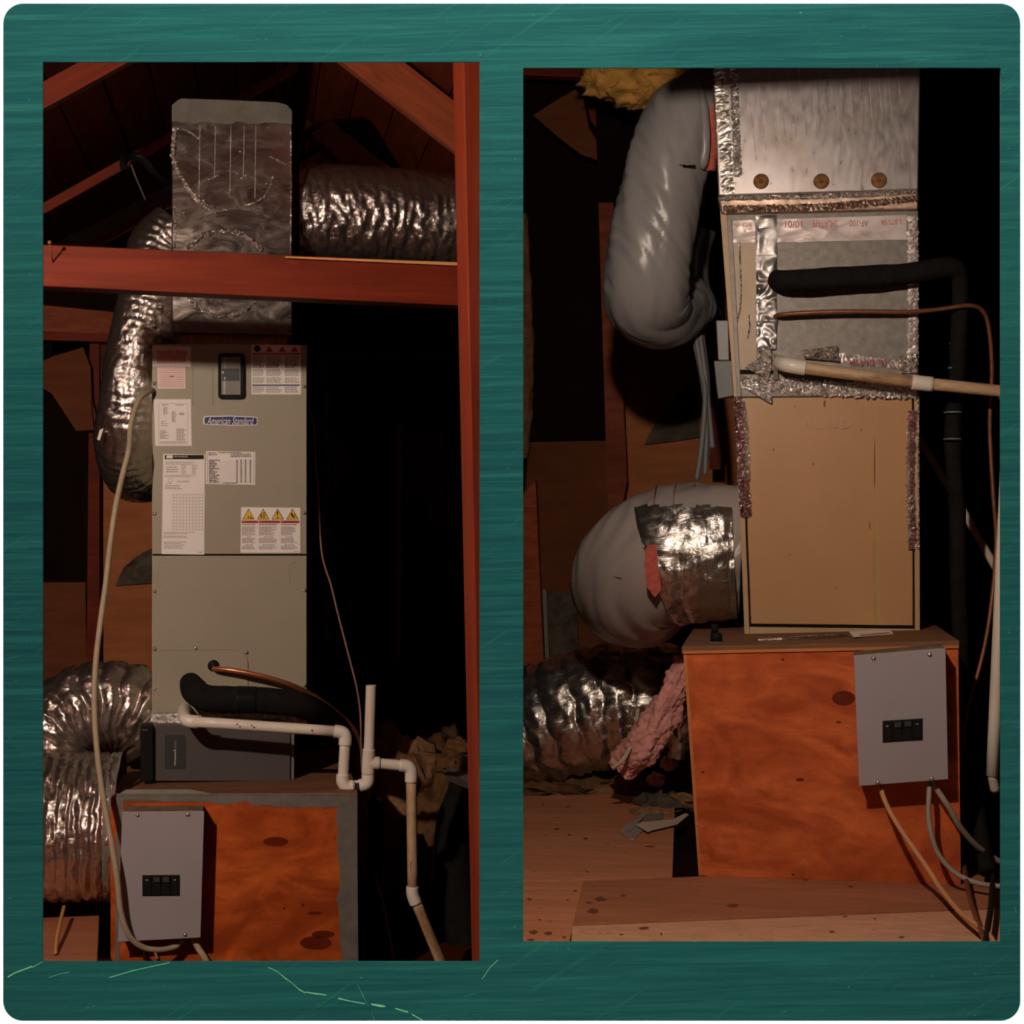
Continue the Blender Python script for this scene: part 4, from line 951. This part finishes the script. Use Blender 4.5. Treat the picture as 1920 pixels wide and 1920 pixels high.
for (x, y, rx, ry) in ((1546,757,2,7), (1640,870,1.2,50), (1631,985,1.2,8), (1450,843,1.6,2.5), (1525,870,2,2), (1615,806,1.5,2.5), (1490,762,1.6,1.6), (1568,1103,1.4,1.4), (1480,1040,2,1)):
    pts = [(x+rx*math.cos(i*.628), y+ry*math.sin(i*.628)) for i in range(10)]
    G().plate(R, pts, DF+.0022, .0008).make('stain', 'stain_brown', door)
ribbon([(1384,742),(1388,800),(1392,860),(1396,920),(1399,970)], 20, DF, .010, 'foil_red_tape', of, 'red_foil_tape', 31)
ribbon([(1390,745),(1396,780),(1400,830),(1402,900)], 9, DF-.004, .012, 'foil_tape', of, 'foil_tape_strip', 32)
ribbon([(1711,770),(1709,830),(1707,900),(1709,970),(1712,1030)], 17, DF, .008, 'foil_red_tape', of, 'red_foil_tape', 33)
ribbon([(1705,800),(1703,880),(1704,960),(1706,1010)], 7, DF-.004, .010, 'foil_tape', of, 'foil_tape_strip', 34)
ribbon([(1722,745),(1722,850),(1723,1030)], 4, DF-.001, .006, 'foil_tape', of, 'foil_tape_strip', 35)

cc = thing('coil_case', 'galvanised coil case patched with tapes above the tan furnace', 'coil case', R.P(1550, 742, 4.74))
DC = 4.74
G().slab(R, [(1352,388), (1722,380), (1723,742), (1380,745)], DC+.003, .50).make('case_body', 'galvanised', cc, False, .003)
G().slab(R, [(1350,395), (1362,395), (1386,744), (1376,744)], DC-.004, .02).make('corner_flange', 'cabinet_tan_frame', cc, False, .001)
G().slab(R, [(1363,412), (1372,412), (1390,744), (1382,744)], DC-.010, .02).make('corner_flange', 'galvanised', cc, False, .001)
G().slab(R, [(1371,455), (1418,455), (1418,690), (1382,694)], DC-.002, .003).make('gasket_strip', 'gasket_tan', cc)
for k, pts in enumerate([[(1387,456),(1388,500),(1390,545),(1388,580),(1380,612)], [(1404,590),(1406,610),(1402,635)]]): ribbon(pts, 3.5, DC-.003, .004, 'foil_tape', cc, 'tape_crease', 41+k)
tt = G().slab(R, [(1456,411), (1700,403), (1701,449), (1457,455)], DC-.001, .002).make('printed_tape', 'foil_tape_smooth', cc)
dt = DC-.0018
g = G(); text(g, R, '10/01', 1472, 414, 1504, 427, dt, 2); g.make('lettering', 'print_pinkred', tt); g = G(); text(g, R, 'SHURTAPE', 1523, 413, 1570, 426, dt, 2); g.make('lettering', 'print_pinkred', tt); g = G(); text(g, R, 'AF-100', 1593, 413, 1628, 425, dt, 2); g.make('lettering', 'print_pinkred', tt)
g = G(); text(g, R, 'L BTS-5A', 1652, 412, 1690, 421, dt, 2); g.make('lettering', 'print_red', tt)
t2 = G().slab(R, [(1373,414), (1416,412), (1416,455), (1372,456)], DC-.001, .002).make('printed_tape', 'foil_tape_smooth', cc)
g = G(); text(g, R, 'SHU', 1394, 418, 1410, 425, dt, 2); text(g, R, 'UL181', 1393, 429, 1411, 436, dt, 2); g.make('lettering', 'print_pinkred', t2)
ribbon([(1711,405),(1712,520),(1712,620),(1711,690)], 20, DC, .003, 'foil_tape_smooth', cc, 'edge_tape', 44)
# crinkled silver tape running down
sk = [(1418,402),(1456,400),(1455,690),(1418,690)]
tp_ = thing('silver_tape', 'wrinkled silver tape strip down the coil case beside black hose', 'tape', R.P(1436, 690, DC))
segs = [(404,430),(428,480),(478,530),(526,570),(566,606),(602,655)]
for k, (a, b) in enumerate(segs):
    off = [0,0,0,1,-1,1][k]
    G().sheet(R, [(1417+off,a),(1456+off,a-1),(1457-off*2,b),(1418,b+1)], DC-.0045-.001*k, 18, 22, .010 if k > 1 else .005, 20 if k > 2 else 14, 50+k).make('tape_fold', 'duct_tape', tp_, True)
G().sheet(R, [(1420,655),(1447,650),(1446,690),(1424,688)], DC-.012, 16, 16, .014, 60, 61).make('tape_end', 'foil_tape', tp_)
G().sheet(R, [(1396,688),(1430,666),(1446,692),(1440,712)], DC-.010, 14, 14, .012, 60, 62).make('tape_end', 'foil_tape', tp_)
# lower tape with foil crumples
ribbon([(1384,716),(1450,722),(1540,728),(1640,732),(1718,733)], 28, DC-.001, .004, 'foil_tape', cc, 'foil_seal', 45)
ribbon([(1560,668),(1620,676),(1680,684),(1716,688)], 16, DC-.001, .003, 'foil_tape_smooth', cc, 'foil_seal', 46)
g = G(); text(g, R, 'UL 181A-P/181', 1594, 674, 1662, 686, DC-.010, 2); g.make('lettering', 'print_pinkred', cc)
G().sheet(R, [(1384,720),(1447,720),(1447,757),(1420,742)], DC-.004, 20, 14, .006, 60, 63).make('foil_flap', 'foil_tape', cc)
G().sheet(R, [(1503,656),(1570,648),(1574,678),(1508,672)], DC-.012, 26, 14, .03, 55, 64, ridge=True).make('foil_wad', 'foil_tape', cc)
G().sheet(R, [(1686,668),(1720,664),(1721,700),(1688,700)], DC-.006, 14, 14, .016, 60, 65).make('foil_wad', 'foil_tape', cc)
G().slab(R, [(1450,664),(1457,664),(1459,712),(1450,712)], DC-.02, .018).make('thermometer_strip', 'grey_board', cc)
G().slab(R, [(1382,694),(1450,694),(1450,701),(1382,701)], DC-.002, .003).make('open_slot', 'seam_black', cc)

pn = thing('supply_plenum', 'old foil wrapped plenum with three rusty washers above the coil case', 'plenum', R.P(1535, 392, 4.70))
DPN = 4.70
G().slab(R, [(1333,60), (1727,60), (1722,356), (1347,367)], DPN, .55).make('body', 'foil_wrap', pn, False, .004)
G().slab(R, [(1345,366), (1723,354), (1723,392), (1352,400)], DPN+.012, .52).make('seam_band', 'foil_old', pn, False, .006)
ribbon([(1350,372),(1440,370),(1540,368),(1640,364),(1720,358)], 9, DPN+.006, .006, 'foil_tape', pn, 'seam_tape', 71)
ribbon([(1356,392),(1440,390),(1540,388),(1640,380),(1720,372)], 13, DPN+.008, .007, 'foil_old', pn, 'seam_tape', 72)
ribbon([(1347,62),(1352,160),(1357,240),(1364,330),(1367,364)], 24, DPN-.001, .004, 'foil_tape_bright', pn, 'edge_tape', 73)
ribbon([(1372,62),(1377,160),(1380,240),(1383,310),(1384,332)], 15, DPN-.001, .003, 'foil_tape', pn, 'edge_tape', 74)
for k in range(9):
    x = 1398+k*19; ribbon([(x,66),(x+8+k*.3,190),(x+20,300-k*9)], 1.3, DPN, .0016, 'thread_glint', pn, 'scrim_glint', 80+k)  # pale ribbons stand in for bright dashes reflected in the foil
for k in range(7):
    x = 1570+k*18; ribbon([(x,66),(x+6,150),(x+12,290-k*16)], .9, DPN, .001, 'thread_glint', pn, 'scrim_glint', 90+k)
for (x, y) in ((1427,340), (1540,340), (1648,338)):
    p = R.P(x, y, DPN-.001)
    wsh = G().cyl(p, p-R.a*.003, .0225, .020, 24).make('washer', 'rust', pn, True); G().cyl(p-R.a*.003, p-R.a*.007, .006, .004, 12).make('pin', 'stain_brown', wsh, True)

# ================================================================ right bay: ducts
ug = thing('grey_flex_duct', 'smooth grey plastic flex duct hanging from the old plenum', 'duct', R.P(1215, 625, 5.0))
def soft(seed, amp=.006, twist=2.0):
    def f(S, a, q):
        c_ = noise.noise(Vector((S*7+a*twist*.6, math.cos(a)*1.5, seed)))
        e = 1-2*abs(noise.noise(Vector((S*26+math.sin(a)*3.2, math.cos(a+.6)*1.3, seed*2))))
        return amp*c_ + amp*.62*e
    return f
G().tube([R.P(1352,205,5.02), R.P(1325,200,5.02), R.P(1292,215,5.0), R.P(1262,275,4.98), R.P(1240,350,4.98), R.P(1224,440,4.98), R.P(1214,520,5.0), R.P(1212,560,5.06), R.P(1240,585,5.2), R.P(1290,575,5.4)],
         [.10,.112,.123,.125,.125,.127,.130,.130,.12,.10], 72, 18, soft(3, .009)).make('sleeve', 'duct_grey', ug, True)
G().tube([R.P(1312,150,4.90), R.P(1319,190,4.88), R.P(1324,250,4.87), R.P(1321,300,4.88), R.P(1318,316,4.9)], [.006,.012,.014,.013,.008], 14, 8, lambda S, a, q: .004*noise.noise(Vector((S*30, a, 5))), flat=.6).make('loose_cuff', 'duct_grey', ug, True)
ribbon([(1262,306),(1285,312),(1304,312)], 5, 4.865, .006, 'seam_black', ug, 'tear', 102)
tag(G().tube([R.P(1331,150,4.93), R.P(1336,230,4.92), R.P(1333,320,4.93)], [.012,.02,.012], 14, 10, lambda S, a, q: .008*noise.noise(Vector((S*30, a, 2)))).make('pink_insulation', 'red_wool', None, True), 'thin pink insulation strip between upper grey duct and plenum', 'insulation')
lg = thing('grey_flex_duct', 'taupe flex duct elbow bending down from the old furnace side', 'duct', R.P(1180, 1215, 5.1))
G().tube([R.P(1392,1030,5.02), R.P(1340,1028,5.02), R.P(1268,1037,5.02), R.P(1215,1062,5.06), R.P(1190,1092,5.16), R.P(1196,1108,5.34), R.P(1222,1112,5.55)],
         [.19,.20,.208,.205,.200,.185,.16], 84, 18, soft(9, .012)).make('sleeve', 'duct_taupe', lg, True)
gw = G().tube([R.P(1236,1048,5.02), R.P(1270,1038,5.015), R.P(1330,1033,5.015), R.P(1378,1031,5.015)], [.213,.217,.216,.210], 96, 22, flex_disp(.075, .006, .009, 11, 9), False)
zcut = R.P(1300, 948, 4.9).z
gw.f = [f for f in gw.f if sum(gw.v[i].z for i in f)/4 < zcut+.012*noise.noise(sum((gw.v[i] for i in f), Vector())*5)]
gw.make('foil_wrap', 'foil_crumple', lg, True)
for k, x in enumerate((1232, 1268, 1304, 1346)):
    c_ = R.P(x, 1036, 5.02); G().tube([c_+R.u*(.2135*math.cos(q_))-R.a*(.2135*math.sin(q_)) for q_ in (.0, .25, .5, .75, 1.0)], .0016, 6, 4).make('wire_line', 'stain_brown', lg, True)
# tear with pink wool
tear = [(1210,1030),(1216,1022),(1230,1020),(1234,1060),(1240,1105),(1228,1120),(1212,1100),(1208,1060)]
G().plate(R, tear, 4.792, .05).make('pink_patch', 'red_wool', lg)
G().tube([R.P(1116,1067,4.945), R.P(1130,1073,4.91), R.P(1150,1080,4.878), R.P(1166,1085,4.862)], [.003,.007,.006,.002], 8, 6, flat=.5).make('tear', 'stain_brown', lg)
ff = thing('foil_flex_duct', 'foil duct lying on the floor under the taupe elbow', 'duct', R.P(1100, 1455, 5.62))
G().tube([R.P(972,1372,5.73), R.P(1010,1360,5.72), R.P(1080,1338,5.70), R.P(1160,1320,5.70), R.P(1225,1316,5.72), R.P(1275,1318,5.8)],
         [.20,.205,.21,.212,.205,.19], 96, 34, flex_disp(.085, .014, .010, 13, 16), True).make('sleeve', 'foil_old_flex', ff, True)
pk = thing('pink_insulation', 'pink insulation batt slumped between foil duct and bare plywood box', 'insulation', R.P(1200, 1450, 5.3))
G().tube([R.P(1284,1235,5.28), R.P(1264,1295,5.26), R.P(1240,1345,5.24), R.P(1208,1395,5.24), R.P(1168,1436,5.28)], [.028,.038,.052,.062,.052], 64, 30, lambda S, a, q: .020*noise.noise(Vector((S*14, math.cos(a)*2.0, math.sin(a)*2.0)))+.011*noise.noise(Vector((S*60, math.cos(a)*6, math.sin(a)*6)))+.006*noise.noise(Vector((S*140, math.cos(a)*14, math.sin(a)*14)))).make('batt', 'pink_wool', pk, True)
for k, (x, y) in enumerate([(1160,1430), (1180,1450), (1230,1462), (1255,1432)]): G().lump(R.P(x, y, 5.45), (.03,.03,.022), k+60, .5, 3, 18, 12).make('tuft', 'pink_wool', pk, True)
tag(G().tube([R.P(1282,1335,5.3), R.P(1276,1375,5.32), R.P(1270,1420,5.34)], [.03,.04,.026], 24, 12, lambda S, a, q: .016*noise.noise(Vector((S*30, math.cos(a)*4, math.sin(a)*4)))).make('foil_crumple', 'foil_old_flex', None, True), 'crumpled brown foil between pink batt and plywood box', 'foil')
line(R, [(1196,1330,5.34),(1192,1365,5.28),(1184,1395,5.2),(1168,1425,5.15),(1148,1440,5.15)], 4, 'gasket_tan', 'tie_strap', 'tan strap end hanging over the foil floor duct', 'strap', 8)

# ================================================================ right bay: pipes and cables
hs = thing('suction_hose', 'black wrapped refrigerant hose beside the old furnace', 'pipe', R.P(1800, 1640, 4.7))
G().tube([R.P(1458,525,DC), R.P(1462,526,4.70), R.P(1480,526,4.66), R.P(1540,522,4.65), R.P(1620,518,4.66), R.P(1700,513,4.68), R.P(1760,503,4.70), R.P(1790,504,4.72), R.P(1800,530,4.74), R.P(1799,600,4.76), R.P(1794,720,4.78), R.P(1786,820,4.8), R.P(1795,960,4.82), R.P(1796,1080,4.82), R.P(1800,1180,4.82), R.P(1803,1300,4.8), R.P(1815,1420,4.7), R.P(1835,1540,4.52), R.P(1850,1632,4.33)],
         [.030]*8+[.024]*8+[.022]*3, 20, 8, lambda S, a, q: .0025*noise.noise(Vector((S*16, math.cos(a)*2, math.sin(a)*2)))).make('insulation', 'black_foam', hs, True)
for y, x in ((643,1797), (651,1797), (689,1794), (772,1787), (822,1786)):
    G().tube([R.P(x, y, 4.78), R.P(x, y+2.5, 4.78)], .0262, 20, 2, None, False, False).make('wrap_edge', 'box_grey', hs, True)
line(R, [(1452,594,DC),(1466,590,4.70),(1520,586,4.69),(1600,584,4.69),(1700,585,4.70),(1760,580,4.71),(1820,573,4.72),(1846,588,4.74),(1856,630,4.76),(1860,700,4.78),(1856,800,4.8),(1862,920,4.8),(1868,1020,4.8),(1858,1140,4.78),(1842,1230,4.74),(1815,1330,4.7),(1800,1420,4.66),(1797,1500,4.6),(1803,1590,4.55),(1818,1680,4.08),(1838,1740,3.77),(1848,1770,3.64)], 4.2, 'copper_dull', 'copper_line', 'thin brown copper tube looping round the black hose', 'pipe', 8)
d2 = thing('drain_pipe', 'stained drain pipe sloping across the old coil case', 'drain pipe', R.P(1680, 720, 4.66))
rp2 = 11.0/F*4.66
fitting([(1462,680,DC),(1468,682,4.69),(1480,685,4.66),(1510,690,4.66)], rp2*1.28, 'elbow', d2, R)
pipe((1500,689,4.66), (1715,717,4.66), rp2, 'pvc_stained', 'pipe', d2, R)
pipe((1710,716.5,4.66), (1749,720.5,4.66), rp2*1.25, 'pvc', 'coupling', d2, R); pipe((1745,720,4.66), (1935,739,4.66), rp2, 'pvc_stained', 'pipe', d2, R)
pipe((1875,735,4.66), (1886,736,4.66), rp2*1.2, 'cable_orange', 'collar_ring', d2, R)
p3 = thing('drain_riser', 'upright white pipe standing at the right of the old furnace', 'drain pipe', R.P(1858, 1500, 4.5))
pipe((1892,760,4.55), (1860,1455,4.5), .0165, 'pvc', 'pipe', p3, R); pipe((1860,1452,4.5), (1866,1482,4.52), .013, 'pvc', 'tip', p3, R)
line(R, [(1712,806,5.2),(1762,885,5.15),(1810,965,5.1),(1850,1035,5.05),(1900,1120,5.0)], 7, 'gasket_tan', 'slanting_conduit', 'tan conduit slanting behind the black hose', 'pipe', 12)
line(R, [(1653,1470,4.31),(1655,1490,4.28),(1672,1528,4.24),(1700,1572,4.2),(1735,1622,4.15),(1765,1668,4.07),(1800,1710,3.93),(1840,1742,3.765),(1858,1758,3.69),(1880,1800,3.50)], 4.6, 'cable_orange', 'power_cable', 'tan orange cable running from the panel across the floor boards', 'cable')
line(R, [(1743,1463,4.31),(1742,1490,4.28),(1741,1530,4.27),(1748,1570,4.26),(1762,1605,4.26),(1790,1636,4.25),(1830,1655,4.235),(1880,1662,4.20),(1930,1660,4.21)], 4.6, 'cable_grey', 'power_cable', 'grey cable curving from the bare box panel to the right', 'cable')
line(R, [(1748,1463,4.31),(1758,1482,4.3),(1780,1515,4.3),(1800,1550,4.32),(1830,1585,4.36),(1860,1607,4.4),(1900,1630,4.42)], 5.4, 'cable_grey', 'power_cable', 'thick pale cable slanting past the bare box corner', 'cable')
line(R, [(1862,1640,4.32),(1858,1700,3.98),(1850,1750,3.72),(1846,1790,3.55)], 5, 'wire_black', 'black_cord', 'black cord lying at the far end of the long plank', 'cord', 8)
for k, (pts, lab) in enumerate([
    ([(1300,600,5.3),(1314,690,5.3),(1322,740,5.28),(1316,830,5.26),(1306,900,5.25)], 'grey cable at the dark triangle side of the bundle'),
    ([(1308,600,5.32),(1322,700,5.3),(1330,780,5.3),(1336,840,5.3)], 'grey cable of the bundle ending short beside the red stud'),
    ([(1296,610,5.34),(1318,720,5.3),(1324,800,5.28),(1322,890,5.27)], 'middle grey cable of the hanging bundle'),
    ([(1315,620,5.36),(1326,710,5.33),(1328,800,5.3),(1326,860,5.3)], 'rear grey cable of the hanging bundle')]):
    line(R, pts, 5, 'box_grey', 'hanging_cable', lab, 'cable', 8, 'grey cables hanging beside the old furnace')
jb = thing('junction_box', 'small grey junction box behind the old furnace corner', 'junction box', R.P(1350, 748, 5.2))
G().slab(R, [(1338,676),(1372,676),(1376,742),(1346,748)], 5.2, .06).make('box', 'box_grey', jb, False, .003)
G().slab(R, [(1342,600),(1366,600),(1368,676),(1346,676)], 5.22, .04).make('conduit', 'duct_grey_dark', jb, False, .003)
ld = line(R, [(1318,430,5.5),(1304,480,5.5),(1306,540,5.5),(1330,600,5.5)], 26, 'duct_grey_dark', 'dark_sleeve', 'dim grey sleeve behind the upper grey duct', 'duct', 20)
# small things on the box top
fc = thing('plastic_fitting', 'small black plastic fitting standing on the bare box top', 'fitting', R.P(1341, 1200, 4.45))
q = R.P(1343, 1199, 4.47); q.z = zbx
G().cyl(q+R.r*0, q+Vector((0,0,.004)), .021, .021, 20).make('base', 'galvanised', fc, True)
G().cyl(q+Vector((0,0,.004)), q+Vector((0,0,.028)), .0175, .016, 16).make('body', 'black_plastic', fc, True)
G().cyl(q+Vector((0,0,.028))-R.r*.004, q+Vector((0,0,.052))-R.r*.006, .010, .009, 16).make('neck', 'black_plastic', fc, True)
cdp = [R.floor(x, y, zbx+.0200) for x, y in ((1592,1184),(1668,1180),(1675,1188),(1600,1194))]
card = G().poly(cdp, Vector((0,0,-.0015))).make('paper_card', 'label_white'); tag(card, 'white printed card lying on the bare box top', 'card')
g = G(); e = [R.floor(x, y, zbx+.0204) for x, y in ((1612,1190),(1668,1185.5),(1669,1187),(1613,1192))]; g.add(e, [(0,1,2,3)], [(0,0,0)]*4); g.make('print', 'print_red', card)
tag(G().tube([R.floor(1420,1201,zbx+.009), R.floor(1480,1198,zbx+.013), R.floor(1540,1194,zbx+.0165), R.floor(1590,1191,zbx+.019)], [.004,.007,.006,.003], 10, 10, lambda S, a, q: .003*noise.noise(Vector((S*60, a, 0)))).make('foil_strip', 'foil_old_flex', None, True), 'torn foil strip along the front of the tan furnace base', 'foil')
# foil scrap on the floor sheet
fs_ = thing('foil_scrap', 'scrap of foil tape with paper tail on the plywood floor sheet', 'scrap', R.floor(1220, 1560, FR))
def floorpoly(px, z, t, mat, name):
    return G().poly([R.floor(x, y, z) for x, y in px], Vector((0,0,t))).make(name, mat, fs_)
floorpoly([(1163,1560),(1178,1540),(1195,1546),(1206,1556),(1190,1573),(1180,1573)], FR+.004, -.003, 'foil_tape_smooth', 'foil_piece')
floorpoly([(1172,1552),(1205,1523),(1212,1526),(1180,1560)], FR+.007, -.004, 'foil_tape_smooth', 'foil_piece')
floorpoly([(1207,1527),(1245,1523),(1240,1540),(1206,1541)], FR+.006, -.002, 'grey_board', 'paper_tail')
floorpoly([(1192,1546),(1205,1541),(1262,1536),(1285,1524),(1292,1527),(1270,1545),(1222,1556),(1215,1560)], FR+.010, -.002, 'gasket_tan', 'paper_tail')
